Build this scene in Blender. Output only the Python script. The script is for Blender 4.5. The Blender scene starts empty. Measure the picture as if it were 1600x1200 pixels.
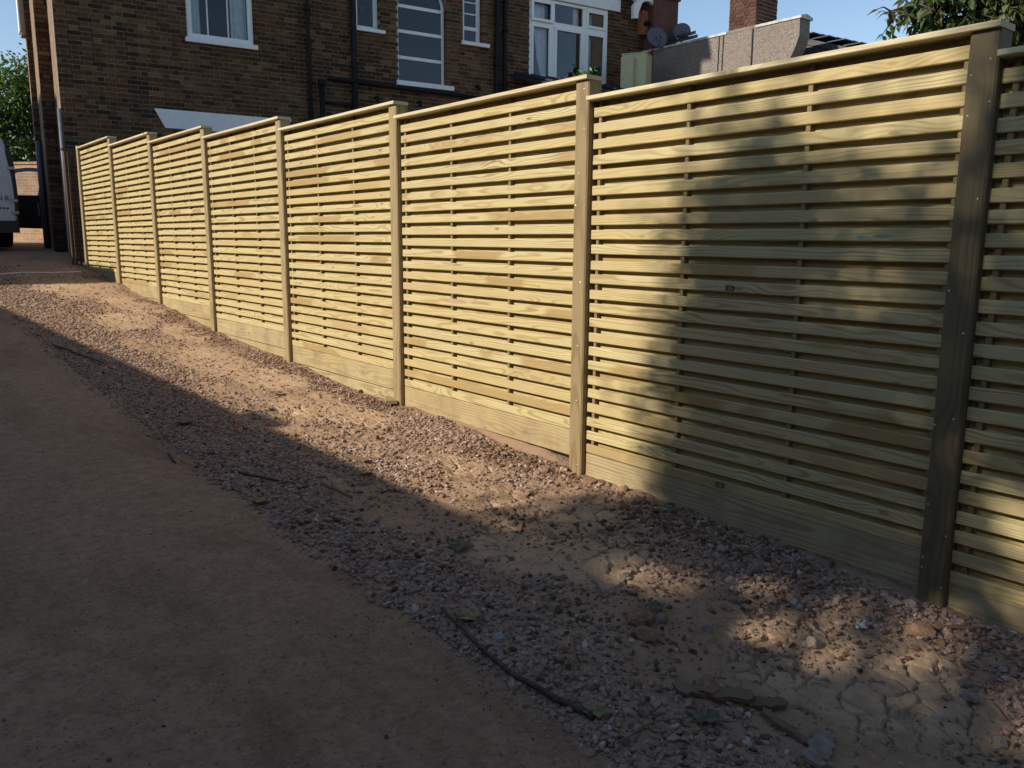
import bpy, bmesh, math, random
import numpy as np
from mathutils import Matrix, Vector, Euler

R = math.radians
rng = np.random.default_rng(7)
random.seed(7)
scene = bpy.context.scene
C = scene.collection

# ------------------------------------------------------------------ camera
CAM = (-3.1062, -1.3613, 1.2656)
YAW, PITCH, ROLL = R(39.0926), R(-9.8995), R(0.4072)
fw = Vector((math.sin(YAW)*math.cos(PITCH), math.cos(YAW)*math.cos(PITCH), math.sin(PITCH)))
r0 = Vector((math.cos(YAW), -math.sin(YAW), 0)); u0 = r0.cross(fw)
rr = math.cos(ROLL)*r0 + math.sin(ROLL)*u0
uu = -math.sin(ROLL)*r0 + math.cos(ROLL)*u0
cd = bpy.data.cameras.new('camera'); cam = bpy.data.objects.new('camera', cd); C.objects.link(cam)
m = Matrix((rr, uu, -fw)).transposed().to_4x4(); m.translation = CAM
cam.matrix_world = m
cd.sensor_width = 36.0; cd.lens = 1282.84/1600*36; cd.clip_end = 2000; cd.clip_start = 0.05
scene.camera = cam

# ------------------------------------------------------------------ light
SUN_EL, SUN_PHI = R(31.0), R(15.0)     # elevation; degrees past square-on to the fence
SUN = Vector((-math.cos(SUN_PHI)*math.cos(SUN_EL), math.sin(SUN_PHI)*math.cos(SUN_EL), math.sin(SUN_EL)))
world = bpy.data.worlds.new('World'); scene.world = world; world.use_nodes = True
nt = world.node_tree; nt.nodes.clear()
sky = nt.nodes.new('ShaderNodeTexSky'); sky.sky_type = 'NISHITA'; sky.sun_disc = False
sky.sun_elevation = SUN_EL; sky.sun_rotation = math.atan2(SUN.x, SUN.y)
sky.air_density = 1.0; sky.dust_density = 0.05; sky.ozone_density = 1.2
bg = nt.nodes.new('ShaderNodeBackground'); bg.inputs[1].default_value = 0.122
wo = nt.nodes.new('ShaderNodeOutputWorld')
nt.links.new(sky.outputs[0], bg.inputs[0]); nt.links.new(bg.outputs[0], wo.inputs[0])
sl = bpy.data.lights.new('sun', 'SUN'); sl.energy = 5.0; sl.angle = R(0.5); sl.color = (1.0, 0.92, 0.80)
so = bpy.data.objects.new('sun', sl); C.objects.link(so)
so.rotation_euler = SUN.to_track_quat('Z', 'Y').to_euler(); so.location = (-20, 5, 15)
vs = scene.view_settings; vs.view_transform = 'Standard'; vs.look = 'None'; vs.gamma = 1.0
vs.use_curve_mapping = False; vs.exposure = 0.32

# ------------------------------------------------------------------ material helpers
class NT:
    def __init__(s, name):
        s.m = bpy.data.materials.new(name); s.m.use_nodes = True
        s.t = s.m.node_tree; s.t.nodes.clear()
        s.out = s.t.nodes.new('ShaderNodeOutputMaterial')
        s.b = s.t.nodes.new('ShaderNodeBsdfPrincipled')
        s.t.links.new(s.b.outputs[0], s.out.inputs[0])
    def n(s, typ, **kw):
        nd = s.t.nodes.new('ShaderNode'+typ)
        for k, v in kw.items(): setattr(nd, k, v)
        return nd
    def l(s, a, b): s.t.links.new(a, b)
    def val(s, inp, v):
        if hasattr(v, 'is_linked') or isinstance(v, bpy.types.NodeSocket): s.l(v, inp)
        else: inp.default_value = v
    def math(s, op, a, b=0.0, c=None, clamp=False):
        nd = s.n('Math', operation=op, use_clamp=clamp)
        s.val(nd.inputs[0], a); s.val(nd.inputs[1], b)
        if c is not None: s.val(nd.inputs[2], c)
        return nd.outputs[0]
    def mix(s, f, a, b, mode='MIX'):
        nd = s.n('MixRGB', blend_type=mode)
        s.val(nd.inputs[0], f)
        for i, v in ((1, a), (2, b)):
            if isinstance(v, tuple): nd.inputs[i].default_value = v if len(v) == 4 else (*v, 1)
            else: s.l(v, nd.inputs[i])
        return nd.outputs[0]
    def ramp(s, f, stops, interp='LINEAR'):
        nd = s.n('ValToRGB'); cr = nd.color_ramp; cr.interpolation = interp
        while len(cr.elements) < len(stops): cr.elements.new(0.5)
        for e, (p, c) in zip(cr.elements, stops):
            e.position = p; e.color = (*c, 1) if len(c) == 3 else c
        s.val(nd.inputs[0], f); return nd.outputs[0]
    def noise(s, vec, scale, detail=4, rough=0.55, dist=0.0):
        nd = s.n('TexNoise'); nd.inputs['Scale'].default_value = scale
        nd.inputs['Detail'].default_value = detail; nd.inputs['Roughness'].default_value = rough
        nd.inputs['Distortion'].default_value = dist
        if vec is not None: s.l(vec, nd.inputs['Vector'])
        return nd.outputs[0]
    def mapr(s, v, a, b, c=0.0, d=1.0, smooth=False):
        nd = s.n('MapRange'); nd.interpolation_type = 'SMOOTHSTEP' if smooth else 'LINEAR'
        s.val(nd.inputs[0], v)
        for i, k in enumerate((a, b, c, d)): nd.inputs[i+1].default_value = k
        return nd.outputs[0]
    def vmul(s, v, k):
        nd = s.n('VectorMath', operation='MULTIPLY'); s.l(v, nd.inputs[0]); nd.inputs[1].default_value = k
        return nd.outputs[0]
    def bump(s, h, strength=0.3, dist=0.01):
        nd = s.n('Bump'); nd.inputs['Strength'].default_value = strength; nd.inputs['Distance'].default_value = dist
        s.l(h, nd.inputs['Height']); s.l(nd.outputs[0], s.b.inputs['Normal'])
    def col(s, v):
        if isinstance(v, tuple): s.b.inputs['Base Color'].default_value = (*v, 1)
        else: s.l(v, s.b.inputs['Base Color'])
    def rough(s, v): s.val(s.b.inputs['Roughness'], v)

def wood(name, early, late, freq=95.0, brown=0.55, tint=0.35, dirt=0.0):
    t = NT(name)
    tc = t.n('TexCoord'); oi = t.n('ObjectInfo'); rnd = oi.outputs['Random']
    wn = t.n('TexWhiteNoise', noise_dimensions='1D'); t.l(t.math('MULTIPLY', rnd, 913.7), wn.inputs['W'])
    sepw = t.n('SeparateColor'); t.l(wn.outputs['Color'], sepw.inputs[0])
    ra, rb, rc = sepw.outputs[0], sepw.outputs[1], sepw.outputs[2]
    off = t.n('CombineXYZ'); t.l(t.math('MULTIPLY', rnd, 61.0), off.inputs[0]); t.l(t.math('MULTIPLY', ra, 17.0), off.inputs[1])
    add = t.n('VectorMath', operation='ADD'); t.l(tc.outputs['Object'], add.inputs[0]); t.l(off.outputs[0], add.inputs[1])
    P = add.outputs[0]
    sx = t.n('SeparateXYZ'); t.l(tc.outputs['Object'], sx.inputs[0])
    x, y, z = sx.outputs
    w1 = t.noise(t.vmul(P, (2.2, 5, 5)), 1.0, 3)
    w2 = t.noise(t.vmul(P, (1.1, 3, 3)), 1.7, 2)
    # knots
    vo = t.n('TexVoronoi'); vo.voronoi_dimensions = '2D'; vo.inputs['Scale'].default_value = 1.0
    kv = t.n('CombineXYZ'); t.l(t.math('MULTIPLY_ADD', x, 2.3, t.math('MULTIPLY', rnd, 71.0)), kv.inputs[0])
    t.l(t.math('MULTIPLY_ADD', z, 6.5, t.math('MULTIPLY', rb, 31.0)), kv.inputs[1]); t.l(kv.outputs[0], vo.inputs['Vector'])
    kd = vo.outputs['Distance']
    sk = t.n('SeparateColor'); t.l(vo.outputs['Color'], sk.inputs[0])
    kon = t.math('GREATER_THAN', sk.outputs[0], 0.68)
    knot = t.math('MULTIPLY', t.mapr(kd, 0.075, 0.03, 0, 1, True), kon)
    halo = t.math('MULTIPLY', t.mapr(kd, 0.42, 0.05, 0, 1, True), kon)
    # growth rings of a log that the board was sawn from
    zz = t.math('ADD', z, t.math('MULTIPLY', t.math('SUBTRACT', ra, 0.5), 0.075))
    zz = t.math('ADD', zz, t.math('MULTIPLY', t.math('SUBTRACT', w1, 0.5), 0.020))
    yy = t.math('ADD', y, t.math('MULTIPLY_ADD', rb, 0.05, 0.012))
    yy = t.math('ADD', yy, t.math('MULTIPLY', x, t.math('MULTIPLY', t.math('SUBTRACT', rc, 0.5), 0.06)))
    yy = t.math('ADD', yy, t.math('MULTIPLY', t.math('SUBTRACT', w2, 0.5), 0.034))
    rad = t.math('SQRT', t.math('ADD', t.math('MULTIPLY', zz, zz), t.math('MULTIPLY', yy, yy)))
    rad = t.math('ADD', rad, t.math('MULTIPLY', halo, 0.014))
    s = t.math('SINE', t.math('MULTIPLY', rad, freq*6.2832))
    ring = t.mapr(s, 0.0, 0.95, 0, 1, True)
    ring = t.math('MULTIPLY', ring, t.mapr(t.noise(t.vmul(P, (3, 9, 9)), 1.0, 2), 0.3, 0.65, 0.25, 1.0))
    fib = t.noise(t.vmul(P, (5, 260, 260)), 1.0, 2)
    c = t.mix(ring, early, late)
    c = t.mix(t.mapr(fib, 0.35, 0.7, 0, 0.25), c, tuple(v*0.62 for v in late))
    c = t.mix(t.math('MULTIPLY', knot, 0.75), c, (0.17, 0.085, 0.035))
    # board to board tint, damp brown lengths, greenish treatment
    c = t.mix(t.math('MULTIPLY', ra, tint), c, tuple(a*b for a, b in zip(early, (0.83, 0.68, 0.52))))
    c = t.mix(t.math('MULTIPLY', rc, 0.16), c, tuple(a*b for a, b in zip(early, (0.80, 0.84, 0.66))))
    br = t.noise(t.vmul(P, (1.3, 2, 2)), 1.0, 2, 0.4)
    brm = t.math('MULTIPLY', t.mapr(br, 0.52, 0.57, 0, 1, True), t.mapr(rb, 0.55, 0.85, 0, brown))
    c = t.mix(brm, c, tuple(a*b for a, b in zip(early, (0.56, 0.42, 0.29))))
    bl = t.noise(t.vmul(P, (4, 9, 9)), 1.0, 4, 0.6)
    c = t.mix(t.mapr(bl, 0.35, 0.75, 0, 0.30), c, tuple(a*b for a, b in zip(early, (0.70, 0.66, 0.58))))
    if dirt:
        ge = t.n('NewGeometry')
        dn = t.noise(ge.outputs['Position'], 5.0, 5)
        c = t.mix(t.math('MULTIPLY', t.mapr(dn, 0.45, 0.7, 0, 1), dirt), c, (0.20, 0.13, 0.08))
    t.col(c); t.rough(t.mapr(ring, 0, 1, 0.72, 0.6))
    t.b.inputs['Specular IOR Level'].default_value = 0.25
    h = t.math('ADD', t.math('MULTIPLY', ring, 0.6), fib)
    t.bump(h, 0.25, 0.0012)
    return t.m

M_SLAT = wood('treated_slat_wood', (0.535, 0.452, 0.238), (0.28, 0.188, 0.08), freq=118, brown=0.78, tint=0.5)
M_CAP = wood('treated_cap_wood', (0.60, 0.53, 0.34), (0.46, 0.37, 0.20), brown=0.2)
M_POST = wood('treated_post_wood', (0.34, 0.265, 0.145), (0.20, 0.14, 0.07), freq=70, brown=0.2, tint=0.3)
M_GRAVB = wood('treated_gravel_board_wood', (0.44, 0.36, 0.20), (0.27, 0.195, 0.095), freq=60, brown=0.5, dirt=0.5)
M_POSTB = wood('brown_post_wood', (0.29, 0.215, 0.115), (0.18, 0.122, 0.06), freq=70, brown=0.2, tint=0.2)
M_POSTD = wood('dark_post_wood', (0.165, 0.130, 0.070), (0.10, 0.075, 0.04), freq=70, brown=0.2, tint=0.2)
M_BATT = wood('treated_batten_wood', (0.27, 0.20, 0.10), (0.18, 0.12, 0.055), brown=0.3)
M_OLDW = wood('old_dark_wood', (0.09, 0.06, 0.04), (0.05, 0.032, 0.02), brown=0.2)
M_SCRAP = wood('weathered_scrap_wood', (0.20, 0.14, 0.092), (0.12, 0.08, 0.05), dirt=0.7)

def plain(name, colr, rough=0.6, metal=0.0, var=0.15, scale=12.0, bump=0.0, bscale=60.0, spec=0.5):
    t = NT(name); tc = t.n('TexCoord')
    n = t.noise(tc.outputs['Object'], scale, 5)
    c = t.mix(t.mapr(n, 0.35, 0.7), tuple(v*(1-var) for v in colr), tuple(min(1, v*(1+var)) for v in colr))
    t.col(c); t.rough(rough); t.b.inputs['Metallic'].default_value = metal
    t.b.inputs['Specular IOR Level'].default_value = spec
    if bump: t.bump(t.noise(tc.outputs['Object'], bscale, 4), bump, 0.01)
    return t.m

M_SCREW = plain('zinc_screw', (0.62, 0.60, 0.55), 0.35, 0.9)
M_WHITE = plain('white_paint', (0.74, 0.74, 0.74), 0.45, var=0.06)
M_UPVC = plain('white_upvc', (0.80, 0.80, 0.80), 0.3, var=0.03)
M_BLACK = plain('black_pipe_paint', (0.010, 0.010, 0.011), 0.6, var=0.3, spec=0.2)
M_GREYP = plain('grey_plastic_pipe', (0.085, 0.085, 0.095), 0.6)
M_CREAM = plain('cream_cladding', (0.46, 0.44, 0.26), 0.6, var=0.08)
M_LEAD = plain('lead_flashing', (0.10, 0.10, 0.13), 0.55, var=0.2)
M_COPE = plain('pale_metal_coping', (0.42, 0.41, 0.40), 0.6, var=0.3, scale=6)
M_SLATE = plain('slate_roof', (0.045, 0.045, 0.055), 0.55, var=0.4, scale=6, bump=0.4)
M_DISH = plain('dish_grey_paint', (0.09, 0.095, 0.11), 0.5)
M_FELT = plain('dark_roof_felt', (0.02, 0.02, 0.024), 0.8, var=0.3)
M_CURT = plain('net_curtain', (0.82, 0.82, 0.82), 0.9, var=0.1)
M_ROOM = plain('dark_room', (0.02, 0.02, 0.025), 0.9)
M_CABLE = plain('black_cable', (0.01, 0.01, 0.01), 0.6)
M_SUNLIT = plain('sunlit_red_brick', (0.34, 0.105, 0.05), 0.85, var=0.3, bump=0.4)
M_PINK = plain('weathered_soffit_board', (0.34, 0.26, 0.22), 0.8, var=0.2)
M_BRANCH = plain('bark', (0.075, 0.05, 0.038), 0.85, var=0.4, scale=40, bump=0.6, bscale=120)
M_TWIG = plain('dry_twig', (0.20, 0.115, 0.07), 0.85, var=0.3, scale=40)
M_ROCK = plain('rock_grey', (0.25, 0.195, 0.155), 0.9, var=0.25, scale=30, bump=0.5, bscale=150)
M_ROCKP = plain('rock_pale', (0.42, 0.33, 0.24), 0.9, var=0.2, scale=30, bump=0.5, bscale=150)
M_CLODM = plain('clod_brown', (0.27, 0.155, 0.085), 0.95, var=0.35, scale=35, bump=0.8, bscale=120)
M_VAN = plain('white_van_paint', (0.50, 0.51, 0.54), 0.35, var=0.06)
M_TYRE = plain('tyre_rubber', (0.012, 0.012, 0.012), 0.85)
M_TRIM = plain('black_van_trim', (0.012, 0.012, 0.014), 0.55)
M_VDOOR = plain('van_door_grey_blue', (0.16, 0.20, 0.25), 0.35, var=0.05)
M_RIM = plain('steel_rim', (0.3, 0.3, 0.3), 0.4, 0.8)
M_LAMP = plain('red_lamp_lens', (0.10, 0.008, 0.008), 0.25)
M_INK = plain('dark_blue_lettering', (0.02, 0.025, 0.10), 0.5)
M_PLATE = plain('brown_label_plate', (0.045, 0.022, 0.014), 0.5)
M_PLTXT = plain('label_pale_print', (0.34, 0.26, 0.18), 0.6)
M_STAIN = plain('green_paint_smear', (0.16, 0.27, 0.19), 0.7)
M_CONC = plain('concrete', (0.32, 0.28, 0.235), 0.9, var=0.15, bump=0.5)
M_PLASTW = plain('white_scrap', (0.75, 0.75, 0.75), 0.5)

def glass_mat():
    t = NT('window_glass'); t.t.nodes.remove(t.b)
    tr = t.n('BsdfTransparent'); tr.inputs[0].default_value = (0.90, 0.93, 0.96, 1)
    gl = t.n('BsdfGlossy'); gl.inputs['Roughness'].default_value = 0.02
    fr = t.n('Fresnel'); fr.inputs['IOR'].default_value = 1.45
    mx = t.n('MixShader'); t.l(fr.outputs[0], mx.inputs[0]); t.l(tr.outputs[0], mx.inputs[1]); t.l(gl.outputs[0], mx.inputs[2])
    t.l(mx.outputs[0], t.out.inputs[0]); return t.m
M_GLASS = glass_mat()

def brick_mat(name, stops, soot=0.6):
    t = NT(name); tc = t.n('TexCoord'); at = t.n('Attribute', attribute_name='tone')
    ge = t.n('NewGeometry')
    c = t.ramp(at.outputs['Fac'], stops)
    n = t.noise(ge.outputs['Position'], 28.0, 5, 0.65)
    c = t.mix(t.mapr(n, 0.35, 0.7), c, t.mix(1.0, c, (0.62, 0.58, 0.55), 'MULTIPLY'))
    n2 = t.noise(ge.outputs['Position'], 0.9, 4, 0.6)
    c = t.mix(t.math('MULTIPLY', t.mapr(n2, 0.42, 0.68), soot), c, (0.05, 0.035, 0.025))
    t.col(c); t.rough(0.92); t.b.inputs['Specular IOR Level'].default_value = 0.15
    t.bump(t.noise(ge.outputs['Position'], 160.0, 4), 0.5, 0.004)
    return t.m
M_BRICK = brick_mat('stock_brick', [(0.0, (0.055, 0.031, 0.02)), (0.25, (0.115, 0.056, 0.03)), (0.5, (0.145, 0.083, 0.042)),
                                    (0.72, (0.19, 0.122, 0.06)), (0.9, (0.14, 0.05, 0.028)), (1.0, (0.04, 0.027, 0.02))])
M_BRICKD = brick_mat('dark_red_brick', [(0.0, (0.075, 0.04, 0.032)), (0.5, (0.12, 0.058, 0.044)), (1.0, (0.15, 0.075, 0.055))], 0.2)
M_MORTAR = plain('lime_mortar', (0.29, 0.225, 0.15), 0.95, var=0.3, scale=5)
M_MORTARL = plain('pale_mortar', (0.46, 0.38, 0.33), 0.95, var=0.2, scale=8)

def brick_tex(name, c1, c2, mo):
    t = NT(name); tc = t.n('TexCoord'); sx = t.n('SeparateXYZ'); t.l(tc.outputs['Object'], sx.inputs[0])
    cv = t.n('CombineXYZ'); t.l(t.math('ADD', sx.outputs[0], sx.outputs[1]), cv.inputs[0]); t.l(sx.outputs[2], cv.inputs[1])
    b = t.n('TexBrick'); t.l(cv.outputs[0], b.inputs['Vector']); b.inputs['Scale'].default_value = 1.0
    b.inputs['Brick Width'].default_value = 0.225; b.inputs['Row Height'].default_value = 0.075
    b.inputs['Mortar Size'].default_value = 0.006
    b.inputs['Color1'].default_value = (*c1, 1); b.inputs['Color2'].default_value = (*c2, 1); b.inputs['Mortar'].default_value = (*mo, 1)
    n = t.noise(tc.outputs['Object'], 3.0, 5)
    t.col(t.mix(t.mapr(n, 0.35, 0.7, 0, 0.5), b.outputs['Color'], tuple(v*0.55 for v in c1)))
    t.rough(0.9); t.bump(b.outputs['Fac'], -0.4, 0.006)
    return t.m
M_BTEX = brick_tex('far_brickwork', (0.36, 0.20, 0.11), (0.46, 0.30, 0.17), (0.5, 0.44, 0.34))
M_BTEXD = brick_tex('plain_brickwork', (0.17, 0.105, 0.065), (0.24, 0.15, 0.09), (0.27, 0.22, 0.165))

def pebbledash():
    t = NT('pebbledash_render'); ge = t.n('NewGeometry')
    vo = t.n('TexVoronoi'); vo.inputs['Scale'].default_value = 60.0; t.l(ge.outputs['Position'], vo.inputs['Vector'])
    n = t.noise(ge.outputs['Position'], 1.2, 5)
    sc = t.n('SeparateColor'); t.l(vo.outputs['Color'], sc.inputs[0])
    c = t.ramp(sc.outputs[0], [(0, (0.13, 0.105, 0.088)), (0.5, (0.20, 0.165, 0.138)), (1, (0.29, 0.245, 0.205))])
    c = t.mix(t.mapr(n, 0.4, 0.7, 0, 0.35), c, (0.17, 0.13, 0.11))
    t.col(c); t.rough(0.95); t.bump(vo.outputs['Distance'], 0.8, 0.01); return t.m
M_PEB = pebbledash()

def leaf_mat(name, a, b, c2=None, trans=0.35):
    t = NT(name); at = t.n('Attribute', attribute_name='tone')
    stops = [(0.0, a), (0.75, b)] + ([(1.0, c2)] if c2 else [])
    c = t.ramp(at.outputs['Fac'], stops); t.col(c); t.rough(0.45)
    t.b.inputs['Specular IOR Level'].default_value = 0.45
    tr = t.n('BsdfTranslucent'); t.l(t.mix(1.0, c, (1.5, 1.6, 0.7), 'MULTIPLY'), tr.inputs[0])
    mx = t.n('MixShader'); mx.inputs[0].default_value = trans
    t.l(t.b.outputs[0], mx.inputs[1]); t.l(tr.outputs[0], mx.inputs[2]); t.l(mx.outputs[0], t.out.inputs[0])
    return t.m
M_LEAFR = leaf_mat('cherry_leaves', (0.05, 0.085, 0.026), (0.12, 0.17, 0.055), (0.12, 0.07, 0.05))
M_LEAFL = leaf_mat('bay_tree_leaves', (0.035, 0.07, 0.018), (0.10, 0.16, 0.045))
M_LEAFS = leaf_mat('shade_tree_leaves', (0.04, 0.08, 0.02), (0.08, 0.13, 0.04), trans=0.2)
M_LEAFG = leaf_mat('weed_leaves', (0.09, 0.20, 0.04), (0.20, 0.34, 0.09))
M_DRYL = plain('fallen_leaf', (0.17, 0.15, 0.06), 0.8, var=0.35, scale=30)
M_DRYL2 = plain('fallen_green_leaf', (0.09, 0.09, 0.042), 0.7, var=0.3, scale=30)

def stone_mat(name, stops, bs=90):
    t = NT(name); at = t.n('Attribute', attribute_name='tone'); ge = t.n('NewGeometry')
    c = t.ramp(at.outputs['Fac'], stops)
    n = t.noise(ge.outputs['Position'], bs, 4, 0.6)
    c = t.mix(t.mapr(n, 0.35, 0.7), t.mix(1.0, c, (0.72, 0.68, 0.64), 'MULTIPLY'), c)
    t.col(c); t.rough(0.9); t.b.inputs['Specular IOR Level'].default_value = 0.2
    t.bump(n, 0.4, 0.004); return t.m
M_GRAV = stone_mat('crushed_gravel', [(0, (0.10, 0.065, 0.046)), (0.25, (0.27, 0.175, 0.125)), (0.5, (0.42, 0.275, 0.20)),
                                       (0.75, (0.34, 0.27, 0.215)), (0.93, (0.48, 0.36, 0.28)), (1.0, (0.55, 0.46, 0.37))])
M_CLOD = stone_mat('earth_clods', [(0, (0.11, 0.062, 0.038)), (0.6, (0.21, 0.125, 0.076)), (1, (0.33, 0.22, 0.135))], 60)

def soil_mat():
    t = NT('dry_clay_soil'); ge = t.n('NewGeometry'); P = ge.outputs['Position']
    n1 = t.noise(P, 1.6, 5, 0.6); n2 = t.noise(P, 14.0, 6, 0.7); n3 = t.noise(P, 120.0, 4, 0.7)
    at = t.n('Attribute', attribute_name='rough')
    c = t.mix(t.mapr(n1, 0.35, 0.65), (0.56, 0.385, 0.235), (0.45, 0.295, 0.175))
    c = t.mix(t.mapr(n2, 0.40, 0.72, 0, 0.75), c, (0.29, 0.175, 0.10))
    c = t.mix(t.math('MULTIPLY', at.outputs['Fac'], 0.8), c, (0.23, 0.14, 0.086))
    c = t.mix(t.mapr(n3, 0.45, 0.75, 0, 0.45), c, (0.46, 0.34, 0.23))
    t.col(c); t.rough(0.95); t.b.inputs['Specular IOR Level'].default_value = 0.1
    t.bump(t.math('ADD', t.math('MULTIPLY', n2, 1.2), t.math('MULTIPLY', n3, 0.5)), 0.7, 0.02); return t.m
M_SOIL = soil_mat()

def drive_mat():
    t = NT('compacted_earth_drive'); ge = t.n('NewGeometry'); P = ge.outputs['Position']
    n1 = t.noise(P, 0.9, 6, 0.62, 0.6); n2 = t.noise(t.vmul(P, (2.6, 0.9, 1)), 1.0, 9, 0.72, 0.4); n3 = t.noise(P, 170.0, 4, 0.75); n4 = t.noise(P, 18.0, 5, 0.7)
    vo = t.n('TexVoronoi'); vo.inputs['Scale'].default_value = 110.0; t.l(P, vo.inputs['Vector'])
    sc = t.n('SeparateColor'); t.l(vo.outputs['Color'], sc.inputs[0])
    c = t.mix(t.mapr(n1, 0.35, 0.65), (0.49, 0.315, 0.19), (0.40, 0.256, 0.155))
    c = t.mix(t.mapr(n2, 0.50, 0.68, 0, 0.62), c, (0.175, 0.092, 0.05))
    c = t.mix(t.mapr(n4, 0.40, 0.66, 0, 0.55), c, (0.20, 0.12, 0.068))
    n5 = t.noise(P, 55.0, 5, 0.75)
    c = t.mix(t.mapr(n5, 0.50, 0.68, 0, 0.45), c, (0.15, 0.09, 0.055))
    c = t.mix(t.mapr(n5, 0.46, 0.30, 0, 0.35), c, (0.50, 0.36, 0.24))
    c = t.mix(t.mapr(n3, 0.45, 0.7, 0, 0.3), c, (0.33, 0.25, 0.185))
    c = t.mix(t.mapr(sc.outputs[0], 0.93, 0.99, 0, 0.5), c, (0.42, 0.31, 0.22))
    c = t.mix(t.mapr(sc.outputs[1], 0.92, 0.99, 0, 0.5), c, (0.10, 0.07, 0.05))
    t.col(c); t.rough(0.93); t.b.inputs['Specular IOR Level'].default_value = 0.15
    t.bump(t.math('ADD', t.math('ADD', t.math('MULTIPLY', n3, 0.4), t.math('MULTIPLY', n4, 0.7)), t.math('MULTIPLY', n5, 0.9)), 1.0, 0.014); return t.m
M_DRIVE = drive_mat()
M_GROUND = plain('garden_ground', (0.16, 0.13, 0.08), 0.95, var=0.4, scale=0.6)

# ------------------------------------------------------------------ mesh helpers
def link(name, me, mat, parent=None, loc=None, rot=None, kind=None):
    o = bpy.data.objects.new(name, me); C.objects.link(o)
    if mat is not None and not me.materials: me.materials.append(mat)
    if parent is not None: o.parent = parent
    if loc is not None: o.location = loc
    if rot is not None: o.rotation_euler = rot
    if kind: o['kind'] = kind
    return o
def empty(name, loc, label, cat, group=None, rotz=0.0):
    o = bpy.data.objects.new(name, None); C.objects.link(o); o.location = loc; o.rotation_euler = (0, 0, rotz)
    o.empty_display_size = 0.2
    return tag(o, label, cat, group)
def tag(o, label, cat, group=None):
    o['label'] = label; o['category'] = cat
    if group: o['group'] = group
    return o
def mesh(vs_, fs, name='mesh'):
    me = bpy.data.meshes.new(name); me.from_pydata([tuple(v) for v in vs_], [], [tuple(f) for f in fs]); me.update(); return me
class MB:
    def __init__(s): s.v = []; s.f = []
    def add(s, v, f):
        o = len(s.v); s.v += [tuple(a) for a in v]; s.f += [tuple(i+o for i in q) for q in f]; return s
    def box(s, a, b):
        x0, y0, z0 = a; x1, y1, z1 = b
        return s.add([(x0,y0,z0),(x1,y0,z0),(x1,y1,z0),(x0,y1,z0),(x0,y0,z1),(x1,y0,z1),(x1,y1,z1),(x0,y1,z1)],
                     [(0,3,2,1),(4,5,6,7),(0,1,5,4),(1,2,6,5),(2,3,7,6),(3,0,4,7)])
    def prism(s, poly, h0, h1, axis='y'):
        # poly: list of 2D points (a,b); extruded along axis
        n = len(poly)
        def p(a, b, h): return {'x': (h, a, b), 'y': (a, h, b), 'z': (a, b, h)}[axis]
        v = [p(a, b, h0) for a, b in poly]+[p(a, b, h1) for a, b in poly]
        f = [tuple(range(n)), tuple(range(2*n-1, n-1, -1))]+[(i, i+n, (i+1) % n+n, (i+1) % n) for i in range(n)]
        return s.add(v, f)
    def tube(s, pts, rad, n=10, cap=True):
        pts = [Vector(p) for p in pts]; rings = []
        rad = rad if isinstance(rad, (list, tuple)) else [rad]*len(pts)
        for i, p in enumerate(pts):
            d = (pts[min(i+1, len(pts)-1)]-pts[max(i-1, 0)]).normalized()
            a = d.orthogonal().normalized() if i == 0 else (rings[-1][1]-d*rings[-1][1].dot(d)).normalized()
            b = d.cross(a)
            rings.append(([p+(a*math.cos(2*math.pi*k/n)+b*math.sin(2*math.pi*k/n))*rad[i] for k in range(n)], a))
        v = [q for r_, _ in rings for q in r_]; f = []
        for i in range(len(pts)-1):
            for k in range(n): f.append((i*n+k, i*n+(k+1) % n, (i+1)*n+(k+1) % n, (i+1)*n+k))
        if cap: f += [tuple(range(n-1, -1, -1)), tuple(range((len(pts)-1)*n, len(pts)*n))]
        return s.add(v, f)
    def me(s, name='mesh', smooth=False):
        me = mesh(s.v, s.f, name)
        bm = bmesh.new(); bm.from_mesh(me); bmesh.ops.recalc_face_normals(bm, faces=bm.faces); bm.to_mesh(me); bm.free()
        if smooth: me.polygons.foreach_set('use_smooth', [True]*len(me.polygons))
        return me
def board_mesh(L, th, wd, ch=0.003, x0=0.0):
    """board: length along +X from x0, thickness along Y centred, width along Z centred, chamfered long edges"""
    a, b = th/2, wd/2
    sec = [(-a+ch,-b),(a-ch,-b),(a,-b+ch),(a,b-ch),(a-ch,b),(-a+ch,b),(-a,b-ch),(-a,-b+ch)]
    m_ = MB(); n = 8
    v = [(x0, y, z) for y, z in sec]+[(x0+L, y, z) for y, z in sec]
    f = [tuple(range(n)), tuple(range(2*n-1, n-1, -1))]+[(i, i+n, (i+1) % n+n, (i+1) % n) for i in range(n)]
    return m_.add(v, f).me('board')
def np_mesh(name, V, F, tone=None, tone_dom='FACE'):
    """V (n,3), F (m,3) triangles"""
    me = bpy.data.meshes.new(name); n, m_ = len(V), len(F)
    k = F.shape[1]
    me.vertices.add(n); me.vertices.foreach_set('co', np.ascontiguousarray(V, np.float32).ravel())
    me.loops.add(m_*k); me.loops.foreach_set('vertex_index', np.ascontiguousarray(F, np.int32).ravel())
    me.polygons.add(m_); me.polygons.foreach_set('loop_start', np.arange(0, m_*k, k, dtype=np.int32))
    if tone is not None:
        for nm, dom, arr in tone:
            at = me.attributes.new(nm, 'FLOAT', dom); at.data.foreach_set('value', np.ascontiguousarray(arr, np.float32))
    me.polygons.foreach_set('use_smooth', np.zeros(m_, bool))
    me.update(calc_edges=True); return me
def set_tone(me, v):
    at = me.attributes.new('tone', 'FLOAT', 'FACE'); at.data.foreach_set('value', [v]*len(me.polygons)); return me

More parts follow.
